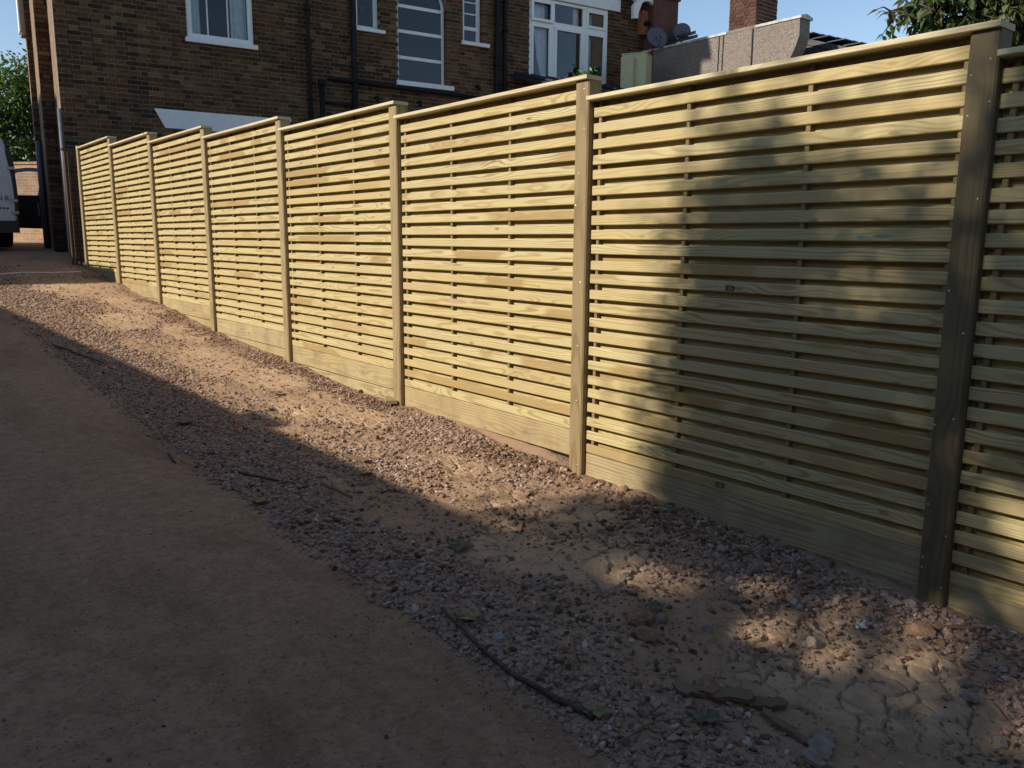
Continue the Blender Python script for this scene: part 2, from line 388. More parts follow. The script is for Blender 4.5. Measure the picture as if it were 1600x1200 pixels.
# value noise
def _h(ix, iy, s):
    h = (ix.astype(np.int64)*374761393+iy.astype(np.int64)*668265263+s*974634777) & 0x7fffffff
    h = ((h ^ (h >> 13))*1274126177) & 0x7fffffff
    return ((h ^ (h >> 16)) & 0xffffff)/float(0xffffff)
def vnoise(x, y, s=0):
    ix, iy = np.floor(x), np.floor(y); fx, fy = x-ix, y-iy
    fx = fx*fx*(3-2*fx); fy = fy*fy*(3-2*fy)
    a, b, c_, d = _h(ix, iy, s), _h(ix+1, iy, s), _h(ix, iy+1, s), _h(ix+1, iy+1, s)
    return (a*(1-fx)+b*fx)*(1-fy)+(c_*(1-fx)+d*fx)*fy
def fbm(x, y, f, s=0, o=4, g=0.5):
    t_, a, n = 0, 1.0, 0
    for i in range(o): t_ = t_+a*vnoise(x*f, y*f, s+i*17); n += a; a *= g; f *= 2.03
    return t_/n
def sstep(a, b, x):
    t_ = np.clip((x-a)/(b-a), 0, 1); return t_*t_*(3-2*t_)

# ------------------------------------------------------------------ ground
GY = np.array([-40,-5,-1.36,0,1.93,3.86,5.79,7.7,9.65,11.58,12.6,13.5,14.2,15,16.5,20,30,60,300])
GZ = np.array([-1.0,-.26,-.11,-.065,-.01,.06,.165,.27,.44,.6,.70,.79,.93,1.02,1.08,1.13,1.19,1.19,1.19])
_ty = np.linspace(-40, 300, 68001); _tz = np.interp(_ty, GY, GZ)
_k = np.ones(161)/161; _tz = np.convolve(np.pad(_tz, 80, mode='edge'), _k, 'valid')
def g(y): return np.interp(y, _ty, _tz)

PITCHP = 1.93; WPOST = 0.10
DY = [0.004,-0.033,0.009,0.015,0.010,0.004,0.019,-0.027]
ZT = [2.669,2.548,2.432,2.319,2.215,2.114,2.005,1.908]       # top of each panel's capping
YP = [-(i-7)*PITCHP+DY[i] for i in range(8)]                     # far edge of each post

SOILP = [(-.59,1.45,.33,.35),(-.77,.95,.30,.35),(-.95,1.2,.25,.3),(-.74,.0,.30,.28),(-.74,-.32,.32,.3),(-.5,4.0,.35,.5),(-.1,9.9,.5,1.2),
         (-.55,11.3,.7,.8),(-.4,3.6,.22,.4),(-.55,6.1,.35,.8),(-.43,5.1,.3,.5),(-.3,7.6,.25,.7),(-.7,8.6,.3,.6),(-.45,2.3,.12,.3)]
def soil_clear(x, y):
    c_ = np.zeros_like(x)
    xw = x+.18*(fbm(x, y, 3.0, 51)-.5); yw = y+.3*(fbm(x, y, 2.0, 57)-.5)
    for cx, cy, rx, ry in SOILP: c_ = np.maximum(c_, np.exp(-(((xw-cx)/rx)**2+((yw-cy)/ry)**2)*1.2))
    return c_
# cracks
_seed = rng.uniform((-2.2,-1.8), (0.5,5.0), (int(2.7*6.8/0.0085),2))
def cracks(x, y):
    xw = x+.11*(fbm(x, y, 7, 71, 4)-.5); yw = y+.11*(fbm(x, y, 7, 73, 4)-.5)
    out = np.zeros(x.shape); flat = out.ravel(); X, Y = xw.ravel(), yw.ravel()
    for i in range(0, len(X), 4000):
        sy0, sy1 = Y[i:i+4000].min()-.3, Y[i:i+4000].max()+.3
        S = _seed[(_seed[:,1] > sy0) & (_seed[:,1] < sy1)]
        if len(S) < 3:
            flat[i:i+4000] = 1; continue
        d = (X[i:i+4000,None]-S[None,:,0])**2+(Y[i:i+4000,None]-S[None,:,1])**2
        p_ = np.sqrt(np.partition(d, 1, axis=1)[:, :2]); flat[i:i+4000] = p_[:,1]-p_[:,0]
    return out
def verge_h(x, y, fine=True):
    base = g(y)
    h = .030*(fbm(x, y, 1.3, 3)-.5)+.034*(fbm(x, y, 5, 9, 4)-.5)*(1-.5*soil_clear(x, y))
    clear = soil_clear(x, y)
    h = h+.016*(fbm(x, y, 26, 21, 3)-.5)*(1-.75*sstep(.35, .8, clear))
    # spoil heaped against the boards
    mound = np.exp(-((x+.02)/.10)**2)*(-.022+.10*np.clip(fbm(x*0, y, 1.4, 33, 3)-.42, 0, 1))*sstep(.9, 1.6, y)
    h = h+mound
    h = h+.055*sstep(.02, .075, x)*sstep(1.95, 2.5, y)*(1-sstep(3.2, 3.8, y))
    h = h-.022*sstep(-1.62, -1.74, x)
    h = h-.02*sstep(.55, .15, y)*sstep(-.18, 0.0, x)
    return base+h
def grid_mesh(xs, ys, hf, extra=None):
    X, Y = np.meshgrid(xs, ys, indexing='xy'); Z = hf(X, Y)
    V = np.stack([X, Y, Z], -1).reshape(-1, 3); nx, ny = len(xs), len(ys)
    i = np.arange(ny-1)[:,None]*nx+np.arange(nx-1)[None,:]; i = i.ravel()
    F = np.stack([i, i+1, i+1+nx, i+nx], -1)
    return V, F, X, Y
# verge: fine sheet close to the camera, coarser far off
ys = [-1.7]
while ys[-1] < 14.0: ys.append(ys[-1]+0.0058*(1+max(0, ys[-1]-.5)*.6))
xs = np.arange(-1.76, .36, 0.0062)
def verge_full(X, Y):
    Z = verge_h(X, Y); near = Y[:,0] < 4.2
    cr = np.ones_like(Z); cr[near] = cracks(X[near], Y[near])
    cl = soil_clear(X, Y); mask = sstep(.12, .4, cl)*sstep(.40, .50, fbm(X, Y, 2.2, 91, 2)+.16)
    cw = .004+.009*fbm(X, Y, 3.0, 99, 2)
    cw = cw*(.35+1.0*sstep(.42, .60, fbm(X, Y, 5.5, 87, 2)))
    Z = Z-.024*(1-sstep(cw*.25, cw, cr))*mask
    Z = Z+.006*(fbm(X, Y, 60, 61, 2)-.5)*(1-.6*mask)
    return Z
V, F, X, Y = grid_mesh(xs, np.array(ys), verge_full)
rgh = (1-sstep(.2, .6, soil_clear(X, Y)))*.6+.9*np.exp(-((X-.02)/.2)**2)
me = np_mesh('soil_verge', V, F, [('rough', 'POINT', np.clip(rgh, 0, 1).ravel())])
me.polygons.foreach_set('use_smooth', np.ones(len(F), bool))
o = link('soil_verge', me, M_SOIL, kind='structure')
# drive
def drive_h(x, y): return g(y)+.012*(fbm(x, y, .7, 5)-.5)+.006*(fbm(x, y, 6, 8, 3)-.5)-.05*sstep(-1.665+.0, -1.60, x+.05*(fbm(x*0, y, 5, 41, 3)-.5))
ys2 = [-6.0]
while ys2[-1] < 15.2: ys2.append(ys2[-1]+0.03*(1+max(0, ys2[-1])*.2))
V, F, X, Y = grid_mesh(np.arange(-6.6, -1.5, .03), np.array(ys2), drive_h)
me = np_mesh('driveway', V, F); me.polygons.foreach_set('use_smooth', np.ones(len(F), bool))
link('driveway', me, M_DRIVE, kind='structure')
# yard beyond, joins the drive under the van
V, F, X, Y = grid_mesh(np.arange(-6.6, 4.0, .08), np.arange(13.9, 27, .08), lambda x, y: g(y)+.015*(fbm(x, y, 1.5, 5)-.5)-.006)
me = np_mesh('yard', V, F); me.polygons.foreach_set('use_smooth', np.ones(len(F), bool))
link('yard', me, M_DRIVE, kind='structure')
gy = np.concatenate([np.linspace(-300, -40, 8), np.linspace(-38, 60, 99), np.linspace(80, 600, 12)])
V, F, X, Y = grid_mesh(np.concatenate([np.linspace(-400, -20, 10), np.linspace(-18, 40, 59), np.linspace(60, 500, 12)]), gy, lambda x, y: g(y)-.06)
link('ground', np_mesh('ground', V, F), M_GROUND, kind='structure')

# ------------------------------------------------------------------ loose stones
def ico(sub):
    bm = bmesh.new(); bmesh.ops.create_icosphere(bm, subdivisions=sub, radius=1.0)
    v = np.array([q.co[:] for q in bm.verts]); f = np.array([[q.index for q in p.verts] for p in bm.faces]); bm.free(); return v, f
def rocky(v, seed, cuts=9, lo=.55, hi=.85):
    r_ = np.random.default_rng(seed); v = v.copy()
    for _ in range(cuts):
        n = r_.normal(size=3); n /= np.linalg.norm(n); d = r_.uniform(lo, hi)
        t_ = v@n; k = t_ > d; v[k] -= np.outer(t_[k]-d, n)
    return v
IV1, IF1 = ico(1); IV2, IF2 = ico(2)
VAR_LO = [rocky(IV1, 100+i, 6, .5, .85) for i in range(12)]
VAR_HI = [rocky(IV2, 200+i, 14, .42, .8) for i in range(14)]
def scatter(name, pts, size, tone, variants, faces, flat=(.55, .8), sink=.25, lump=0.0):
    n = len(pts); nv = len(variants[0]); nf = len(faces)
    ax = rng.uniform(0, 2*math.pi, n); tl = rng.normal(0, .35, (n, 2))
    vi = rng.integers(0, len(variants), n); base = np.array(variants)[vi]
    sc = np.stack([size*rng.uniform(.8, 1.25, n), size*rng.uniform(.65, 1.0, n), size*rng.uniform(*flat, n)], -1)
    P = base*sc[:,None,:]
    if lump: P = P*(1+rng.normal(0, lump, (n, nv, 1)))
    ca, sa = np.cos(tl[:,0]), np.sin(tl[:,0])
    P = np.stack([P[...,0], P[...,1]*ca[:,None]-P[...,2]*sa[:,None], P[...,1]*sa[:,None]+P[...,2]*ca[:,None]], -1)
    ca, sa = np.cos(tl[:,1]), np.sin(tl[:,1])
    P = np.stack([P[...,0]*ca[:,None]+P[...,2]*sa[:,None], P[...,1], -P[...,0]*sa[:,None]+P[...,2]*ca[:,None]], -1)
    ca, sa = np.cos(ax), np.sin(ax)
    P = np.stack([P[...,0]*ca[:,None]-P[...,1]*sa[:,None], P[...,0]*sa[:,None]+P[...,1]*ca[:,None], P[...,2]], -1)
    c_ = pts.copy(); c_[:,2] += size*(.5-sink)
    P = P+c_[:,None,:]
    Fs = (faces[None]+(np.arange(n)*nv)[:,None,None]).reshape(-1, 3)
    return P.reshape(-1, 3), Fs, np.repeat(tone, nf)
def join(parts):
    V, F, T = [], [], []; o_ = 0
    for v, f, t_ in parts: V.append(v); F.append(f+o_); T.append(t_); o_ += len(v)
    return np.concatenate(V), np.concatenate(F), np.concatenate(T)
def grav_density(x, y):
    wob = .05*(fbm(x*0, y, 5, 41, 3)-.5)
    edge = sstep(-1.70, -1.66, x+wob)*(1-sstep(-1.34, -1.06, x+.6*(fbm(x, y, 1.3, 12)-.5)-.12*sstep(2, 4, y)))
    patch = .30*sstep(.55, .66, fbm(x, y, 1.7, 15, 4))
    fence = .85*sstep(-.40, -.15, x)*(1-sstep(.7, 1.3, y))
    spots = np.zeros_like(x)
    for cx, cy, rx, ry in [(-.12,2.85,.36,.6),(-.08,4.7,.22,.45),(-.55,7.8,.35,.6),(-.32,.50,.28,.40),(-.50,-.62,.3,.3),(-.92,2.6,.25,.6),(-.28,1.95,.2,.2),(-.2,-.1,.22,.5),(-.9,9.6,.4,.8),(-.25,3.3,.2,.3),(-.7,.70,.16,.12)]:
        spots = np.maximum(spots, np.exp(-((x-cx)/rx)**2-((y-cy)/ry)**2))
    d = np.maximum.reduce([edge, patch, fence, .95*spots])
    return np.clip(d*(1-.95*sstep(.22, .5, soil_clear(x, y))*(1-.75*edge)), .06, 1)
def sample(n, x0, x1, y0, y1):
    x = rng.uniform(x0, x1, n); y = rng.uniform(y0, y1, n); k = rng.uniform(0, 1, n) < grav_density(x, y); return x[k], y[k]
parts = []
for (n, y0, y1, s0, s1, hi) in [(12500,-1.2,2.6,.010,.025,1),(26000,-1.2,2.6,.004,.011,0),(20000,2.6,7.0,.009,.022,0),(16000,2.6,7.0,.004,.009,0),(13000,7.0,13.6,.010,.024,0),(420,-1.2,3.2,.020,.034,1)]:
    x, y = sample(n, -1.74, -.0, y0, y1)
    z = verge_h(x, y); z = np.where(x < -1.66, drive_h(x, y), z)
    s = s0+(s1-s0)*rng.beta(1.1, 2.8, len(x))
    tone = np.clip(rng.normal(.48, .24, len(x)), 0, 1)
    parts.append(scatter('g', np.stack([x, y, z], -1), s, tone, VAR_HI if hi else VAR_LO, IF2 if hi else IF1))
V, F, T = join(parts)
link('loose_gravel', np_mesh('loose_gravel', V, F, [('tone', 'FACE', T)]), M_GRAV, kind='stuff')
o = bpy.data.objects['loose_gravel']; tag(o, 'pinkish grey crushed gravel strewn along the drive edge and over the bare soil', 'gravel')
# earth clods
parts = []
for (n, x0, x1, y0, y1, s0, s1) in [(700,-.32,.02,.3,2.6,.008,.032),(4200,-.30,.03,.9,12.8,.005,.019),(2200,-1.25,-.1,-1.1,1.6,.004,.022),(2600,-1.3,-.1,2,12.8,.003,.011),(2600,-1.25,-.0,-1.2,2.4,.002,.007)]:
    x = rng.uniform(x0, x1, n); y = rng.uniform(y0, y1, n); k = fbm(x, y, 2.6, 77) > .44+.16*sstep(.3, .7, soil_clear(x, y)); x, y = x[k], y[k]
    s = s0+(s1-s0)*rng.beta(1.2, 3.0, len(x))
    parts.append(scatter('c', np.stack([x, y, verge_h(x, y)], -1), s, rng.uniform(0, 1, len(x)), VAR_HI if s1 > .02 else VAR_LO, IF2 if s1 > .02 else IF1, (.6, .95), .3, .05))
V, F, T = join(parts)
o = link('earth_clods', np_mesh('earth_clods', V, F, [('tone', 'FACE', T)]), M_CLOD, kind='stuff'); tag(o, 'crumbled brown earth clods heaped along the foot of the fence', 'earth')
# grit on the drive
n = 2600; x = rng.uniform(-4.5, -1.6, n); y = -1+13.5*rng.beta(1, 2.2, n); x[:900] = -1.68-np.abs(rng.normal(0, .07, 900))
s = .0015+.009*rng.beta(1, 6, n)
V, F, T = scatter('d', np.stack([x, y, drive_h(x, y)], -1), s, rng.beta(1.2, 3, n), VAR_LO, IF1)
n = 150; x = rng.uniform(-3.6, -1.7, n); y = -.8+9*rng.beta(1, 1.8, n)
V2, F2, T2 = scatter('d', np.stack([x, y, drive_h(x, y)], -1),   .003+.008*rng.beta(1, 2.5, n), .5*rng.beta(1.2, 3, n), VAR_LO, IF1, (.25, .5), .4)
V, F, T = join([(V, F, T), (V2, F2, T2)])
o = link('drive_grit', np_mesh('drive_grit', V, F, [('tone', 'FACE', T)]), M_CLOD, kind='stuff'); tag(o, 'dark grit and small crumbs scattered on the brown drive', 'grit')
# ------------------------------------------------------------------ fence
ORD = ['first', 'second', 'third', 'fourth', 'fifth', 'sixth', 'seventh', 'eighth']
RZ90 = (0, 0, math.pi/2)
SC = MB()
for k in range(2):
    n = 10; rad = (.0042, .0030)[k]; xx = (0.0, -.0016)[k]
    if k == 0: ring = [(xx, rad*math.cos(2*math.pi*i/n), rad*math.sin(2*math.pi*i/n)) for i in range(n)]
ring2 = [(-.0014, y*.8, z*.8) for _, y, z in ring]
cx_ = [(-.0004, y*.25, z*.25) for _, y, z in ring]
SC.add(ring+ring2+cx_, [(i, (i+1) % 10, 10+(i+1) % 10, 10+i) for i in range(10)]+[(10+i, 10+(i+1) % 10, 20+(i+1) % 10, 20+i) for i in range(10)]+[tuple(range(20, 30))])
ME_SCREW = SC.me('screw')
ZBP = [.677,.591,.449,.264,.168,.069,-.007,-.067]
SCREWS = {7: [(-.044,1.841),(-.112,1.746),(-.102,1.887),(-.045,1.707),(-.106,1.422),(-.040,1.10),(-.104,.95),(-.035,.603),(-.100,.634),(-.040,.296),(-.115,.189),(-.038,.084),(-.039,.045),(-.116,-.014)],
          6: [(1.882,2.05),(1.876,1.85),(1.908,1.624),(1.927,1.458),(1.88,1.05),(1.89,.70),(1.891,.396),(1.875,.031)]}
for i in range(8):
    top = (ZT[0]+.03) if i == 0 else ZT[i-1]-.024
    zb = ZBP[i]-.45
    lab = ['thin end post of the pale wooden fence next to the brick house',
           'second wooden fence post from the brick house', 'third wooden fence post from the brick house',
           'fourth wooden fence post from the brick house', 'fifth wooden fence post from the house, two posts left of the wood offcut pad minus one',
           'wooden fence post standing behind the small wood offcut on the ground',
           'sunlit wooden fence post with rounded edges beside the half shaded panel',
           'broad shaded wooden fence post with bright screw heads at the right'][i]
    if i == 4: lab = 'fifth wooden fence post from the brick house'
    p = empty('fence_post', (.05, YP[i]-WPOST/2, ZBP[i]), lab, 'fence post', 'posts of the slatted fence')
    L = top-zb
    me = board_mesh(L, .10, WPOST, .007)
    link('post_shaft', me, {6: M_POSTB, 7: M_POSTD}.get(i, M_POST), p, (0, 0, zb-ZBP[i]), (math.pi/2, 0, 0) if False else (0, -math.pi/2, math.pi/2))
    for (sy, sz) in SCREWS.get(i, []):
        link('screw', ME_SCREW, M_SCREW, p, (-.0502, sy-(YP[i]-WPOST/2), sz-ZBP[i]))

SLW, SLT, PIT = .050, .016, .0783
def board(name, L, th, wd, mat, parent, loc, rot=RZ90, ch=.003, me=None):
    return link(name, me or board_mesh(L, th, wd, ch), mat, parent, loc, rot)
PLAB = ['first slatted fence panel from the brick house, the farthest one', 'second slatted fence panel from the brick house',
        'third slatted fence panel from the brick house', 'fourth slatted fence panel from the brick house',
        'fifth slatted fence panel from the house, left of the small wood offcut', 'sunlit slatted fence panel right of the small wood offcut',
        'large slatted fence panel half in soft tree shade with two brown makers plates', 'shaded slatted fence panel cut by the right edge of the photo']
panels = {}
for k in range(1, 9):
    ya = YP[k] if k < 8 else YP[7]-WPOST-1.83
    yb = YP[k-1]-WPOST
    zt = ZT[k-1]; L = yb-ya
    p = empty('slatted_fence', (.06, (ya+yb)/2, zt-1.908), PLAB[k-1], 'fence panel', 'panels of the slatted fence')
    panels[k] = (p, ya, yb, zt)
    def lc(x, y, z): return (x-.06, y-(ya+yb)/2, z-(zt-1.908))
    me = board_mesh(L-.006, SLT, SLW, .0035)
    for i in range(24):
        zc = zt-.056-PIT*i-SLW/2
        o = link('slat', me, M_SLAT, p, lc(.043+random.uniform(-.001, .001), ya+.003, zc+random.uniform(-.0022, .0022)),
                 (random.uniform(-.03, .03), random.uniform(-.0016, .0016), math.pi/2+random.uniform(-.0006, .0006)))
    meb = board_mesh(L-.006, SLT, .062, .0035)
    for i in range(24):
        zc = zt-.024-.031 if i == 0 else zt-.056-PIT*(i-1)-SLW-.014
        link('back_slat', meb, M_SLAT, p, lc(.0805, ya+.003, zc), RZ90)
    mb = board_mesh(1.88, .021, .036, .002)
    for yy in (ya+.019, ya+L/3, ya+2*L/3, yb-.045):
        link('batten', mb, M_BATT, p, lc(.0617, yy, zt-1.903), (math.pi, -math.pi/2, 0))
    # capping runs over the near post
    y0 = (YP[k]-WPOST-.003) if k < 8 else ya
    link('capping', board_mesh(yb-y0-.002, .022, .122, .003), M_CAP, p, lc(.041, y0, zt-.011), (math.pi/2, 0, math.pi/2))
    # gravel board(s)
    nb = 2 if k in (2, 3, 4, 5) else 1
    for j in range(nb):
        ztop = zt-1.909-.158*j
        gb = link('gravel_board', board_mesh(L-.004, .022, .15, .002), M_GRAVB, None,
                  ((.047 if j == 0 else .052), ya+.002, ztop-.075), RZ90)
        tag(gb, ('lower half buried wooden gravel board under the %s fence panel from the house' if j else
                 'wooden gravel board directly below the slats of the %s fence panel from the house') % ORD[k-1], 'gravel board', 'gravel boards along the fence foot')
p7, ya, yb, zt = panels[7]
def lc7(x, y, z): return (x-.06, y-(ya+yb)/2, z-(zt-1.908))
for (py, pz) in ((.933, 1.0595), (.932, .130)):
    mbp = MB(); w, h, c_ = .0245, .0125, .006
    mbp.prism([(-w+c_, -h), (w-c_, -h), (w, -h+c_), (w, h-c_), (w-c_, h), (-w+c_, h), (-w, h-c_), (-w, -h+c_)], 0, .0012, 'x')
    pl = link('makers_plate', mbp.me(), M_PLATE, p7, lc7(.0338-.0012, py, pz))
    t_ = MB()
    for zz, ww in ((.0068, .014), (.0012, .018), (-.0042, .016), (-.0088, .011)): t_.box((-.0006, -ww, zz-.0012), (-.0001, ww, zz+.0012))
    link('plate_print', t_.me(), M_PLTXT, pl)
for (sy, sz, L_) in ((.245, 1.293, .045), (.325, 1.289, .025)):
    t_ = MB(); n = 14
    t_.prism([(math.cos(2*math.pi*i/n)*L_*random.uniform(.6, 1), math.sin(2*math.pi*i/n)*.010*random.uniform(.5, 1)) for i in range(n)], 0, .0006, 'x')
    link('paint_smear', t_.me(), M_STAIN, p7, lc7(.0341-.0006, sy, sz))
# dark boarded infill between fence end and house
p = empty('old_board_infill', (-.06, 13.66, .72), 'dark weathered board infill between the fence end and the brick house', 'wooden panel')
for i in range(3):
    link('board', board_mesh(2.05, .02, .072, .003), M_OLDW, p, (-.085+.062*i, .021*(i % 2), -.15), (math.pi/2, -math.pi/2, 0))
link('cap_board', board_mesh(.2, .06, .03, .003), M_OLDW, p, (-.125, 0, 1.93))
# wood offcut at the foot of the sixth post
o = link('wood_offcut', board_mesh(.19, .085, .024, .003), M_POST, None, (-.055, 3.80, float(verge_h(np.array(-.05), np.array(3.8)))+.040), (R(2), R(1), R(62)))
tag(o, 'small pale wood offcut lying at the foot of a fence post', 'wood offcut')

# ------------------------------------------------------------------ brick house behind the fence
HP = Vector((-.37, 14.0, 1.0))
house = empty('brick_house', HP, 'dark brown stock brick house with white windows behind the fence', 'house', rotz=R(-7))
def hm(mb, smooth=False):
    mb.v = [(x, y, z-1.0) for x, y, z in mb.v]; return mb.me('m', smooth)
def hpart(name, mb, mat, parent=None, smooth=False):
    return link(name, hm(mb, smooth), mat, parent or house)
OPEN = [(2.31, 3.44, 4.64, 6.3), (5.36, 5.86, 5.22, 6.5), (6.24, 7.30, 4.34, 6.42), (7.68, 8.14, 5.26, 6.6), (9.30, 11.43, 4.70, 6.40)]
U0, U1, ZTOP = .30, 12.9, 12.8
def rects(u0, u1, z0, z1, ops):
    us = sorted({u0, u1, *[a for o_ in ops for a in o_[:2] if u0 < a < u1]}); zs = sorted({z0, z1, *[a for o_ in ops for a in o_[2:] if z0 < a < z1]})
    out = []
    for j in range(len(zs)-1):
        run = None
        for i in range(len(us)-1):
            uc, zc = (us[i]+us[i+1])/2, (zs[j]+zs[j+1])/2
            if any(o_[0] < uc < o_[1] and o_[2] < zc < o_[3] for o_ in ops):
                if run: out.append((*run, zs[j], zs[j+1])); run = None
            else: run = (run[0], us[i+1]) if run else (us[i], us[i+1])
        if run: out.append((*run, zs[j], zs[j+1]))
    return out
e_ = .008
core = MB()
for a, b, c_, d in rects(U0+.005, U1, .6, ZTOP, [(a-e_, b+e_, c_-e_, d+e_) for a, b, c_, d in OPEN]): core.box((a, 0, c_), (b, .28, d))
wall = hpart('wall', core, M_MORTAR)
def bricks(u0, u1, z0, z1, ops):
    out = []; k = 0; z = z0
    while z+.065 <= z1:
        u = u0-(.16875 if k % 2 else 0)-.3375; j = 0
        while u < u1:
            L_ = .215 if j % 2 == 0 else .1025
            segs = [(max(u, u0), min(u+L_, u1))]
            for a, b, c_, d in ops:
                if c_-.03 < z+.03 < d+.03:
                    ns = []
                    for s, t_ in segs:
                        if t_ <= a or s >= b: ns.append((s, t_)); continue
                        if s < a: ns.append((s, a))
                        if t_ > b: ns.append((b, t_))
                    segs = ns
            for s, t_ in segs:
                if t_-s > .035: out.append((s, t_, z, abs((t_-s)-L_) < 1e-6))
            u += L_+.01; j += 1
        z += .075; k += 1
    return out
BR = bricks(U0, U1, 2.30, 7.5, OPEN)+bricks(U0, 1.0, .875, 2.29, [])
cand = [b for b in BR if b[3] and 3.12+.16*max(0, b[0]-.6) < b[2] < 5.2 and b[0] < 3.4]
cand.sort(key=lambda b: b[0]+.25*b[2]); single = set(cand[:300])
BM = {}
def brick_me(L_, tone):
    key = (round(L_, 4), tone)
    if key not in BM:
        mb = MB(); mb.box((0, -.007, 0), (L_, .10, .065)); BM[key] = set_tone(mb.me('brick'), tone/7)
    return BM[key]
TW = [0, 1, 1, 1, 2, 2, 3, 4, 5, 6, 7]
for b in single:
    o = link('brick', brick_me(b[1]-b[0], random.choice(TW)), M_BRICK, wall, (b[0], random.uniform(-.0025, .0025), b[2]-1.0+random.uniform(-.001, .001)))
def brick_join(BR, face='v', v0=0.0, flip=False):
    n = len(BR); V = np.zeros((n, 8, 3)); b8 = np.array([(0,0,0),(1,0,0),(1,1,0),(0,1,0),(0,0,1),(1,0,1),(1,1,1),(0,1,1)], float)
    s = np.array([b[0] for b in BR]); t_ = np.array([b[1] for b in BR]); z = np.array([b[2] for b in BR])
    jit = rng.uniform(-.0025, .0025, n)
    V[...,0] = s[:,None]+b8[None,:,0]*(t_-s)[:,None]; V[...,1] = v0-.007+jit[:,None]+b8[None,:,1]*.107; V[...,2] = z[:,None]+b8[None,:,2]*.065
    F8 = np.array([(0,3,2,1),(4,5,6,7),(0,1,5,4),(1,2,6,5),(2,3,7,6),(3,0,4,7)])
    F = (F8[None]+(np.arange(n)*8)[:,None,None]).reshape(-1, 4)
    tn = rng.choice(TW, n)/7.0; ns = np.clip((fbm(s*1.0, z*1.0, .9, 5, 3)-.5)*2.2+.42, 0, .8); tone = np.repeat(np.where(rng.uniform(0, 1, n) < .55, tn, np.clip(ns+rng.normal(0, .06, n), 0, 1)), 6)
    return V.reshape(-1, 3), F, tone
V, F, T = brick_join([b for b in BR if b not in single]); V[:,2] -= 1.0
link('brickwork', np_mesh('brickwork', V, F, [('tone', 'FACE', T)]), M_BRICK, wall, kind='stuff')
# stepped left flank
pier = MB(); pier.box((.304, .28, .6), (.6, 1.18, ZTOP)).box((.104, 1.225, .6), (.62, 2.32, ZTOP)).box((.016, 2.37, .6), (.64, 2.75, ZTOP)).box((.9, 2.75, .6), (1.2, 8.5, ZTOP)).box((1.2, 8.2, .6), (U1, 8.5, ZTOP))
flank = hpart('flank_wall', pier, M_BTEXD)
V, F, T = brick_join(bricks(.10, .62, .875, 7.5, []), v0=1.19); V[:,2] -= 1.0
V2, F2, T2 = brick_join(bricks(.012, .64, .875, 7.5, []), v0=2.335); V2[:,2] -= 1.0
link('brickwork', np_mesh('brickwork', np.concatenate([V, V2]), np.concatenate([F, F2+len(V)]), [('tone', 'FACE', np.concatenate([T, T2]))]), M_BRICK, flank, kind='stuff')
rf = MB(); rf.prism([(-.25, ZTOP), (4.2, 13.6), (8.8, ZTOP), (8.8, ZTOP-.12), (-.25, ZTOP-.12)], U0-.02, U1, 'x')
rf.v = [(x, y, z) for x, y, z in rf.v]
roof = hpart('roof', rf, M_SLATE)
# arch spandrels
sp = MB(); cu, cr, zs = 6.77, .525, 5.80
for sg in (-1, 1):
    arc = [(cu+sg*cr*math.cos(a), zs+cr*math.sin(a)) for a in [math.pi/2*i/8 for i in range(9)]]
    poly = [(cu+sg*(.53+.006), zs), *arc, (cu, 6.425), (cu+sg*.536, 6.425)] if False else [*arc, (cu, 6.424), (cu+sg*.534, 6.424)]
    sp.prism(poly, -.004, .10, 'y')
hpart('window_arch', sp, M_BTEXD, wall)
# interiors
def room(u0, u1, z0, z1, v0, d=1.2):
    mb = MB(); a, b = u0-.15, u1+.15
    c_, e2 = z0-.15, z1+.15
    mb.add([(a,v0,c_),(b,v0,c_),(b,v0+d,c_),(a,v0+d,c_),(a,v0,e2),(b,v0,e2),(b,v0+d,e2),(a,v0+d,e2)], [(0,1,2,3),(7,6,5,4),(3,2,6,7),(0,3,7,4),(1,5,6,2)])
    return mb
def frame_mb(u0, u1, z0, z1, v, w, d=.06, wb=None):
    wb = wb or w; mb = MB()
    mb.box((u0, v, z0), (u0+w, v+d, z1)).box((u1-w, v, z0), (u1, v+d, z1)).box((u0+w, v, z0), (u1-w, v+d, z0+wb)).box((u0+w, v, z1-w), (u1-w, v+d, z1)); return mb
def window(op, v, w, mat, sill=None, bars=(), wb=None, rm=True):
    u0, u1, z0, z1 = op
    wn = hpart('window', frame_mb(u0+.004, u1-.004, z0+.004, z1-.004, v, w, .06, wb), mat)
    pm = MB(); pm.box((u0+w*.6, v+.028, z0+w*.6), (u1-w*.6, v+.034, z1-w*.6)); hpart('pane', pm, M_GLASS, wn)
    if sill: s = MB(); s.box((sill[0], -.075, sill[2]), (sill[1], v+.05, sill[3])); hpart('sill', s, M_WHITE, wn)
    for (a, b, c_, d) in bars:
        s = MB(); s.box((a, v+.008, c_), (b, v+.052, d)); hpart('glazing_bar', s, mat, wn)
    if rm: hpart('interior', room(u0, u1, z0, z1, .285), M_ROOM, wn)
    return wn
def curtain(u0, u1, z0, z1, v, parent, taper=0.0, side=1, n=26):
    mb = MB(); pts = []
    for i in range(n+1):
        t_ = i/n; pts.append((t_, .018*math.sin(t_*n*.9)+.008*math.sin(t_*31)))
    vv = []
    for zf, k in ((0, 0), (.35, .55), (1, 1)):
        for t_, off in pts:
            wd = 1-taper*(1-k)
            uu_ = (u1-(u1-u0)*t_*wd) if side > 0 else (u0+(u1-u0)*t_*wd)
            vv.append((uu_, v+off, z0+(z1-z0)*zf))
    f = []
    for r_ in range(2):
        for i in range(n): f.append((r_*(n+1)+i, r_*(n+1)+i+1, (r_+1)*(n+1)+i+1, (r_+1)*(n+1)+i))
    return hpart('curtain', mb.add(vv, f), M_CURT, parent, True)
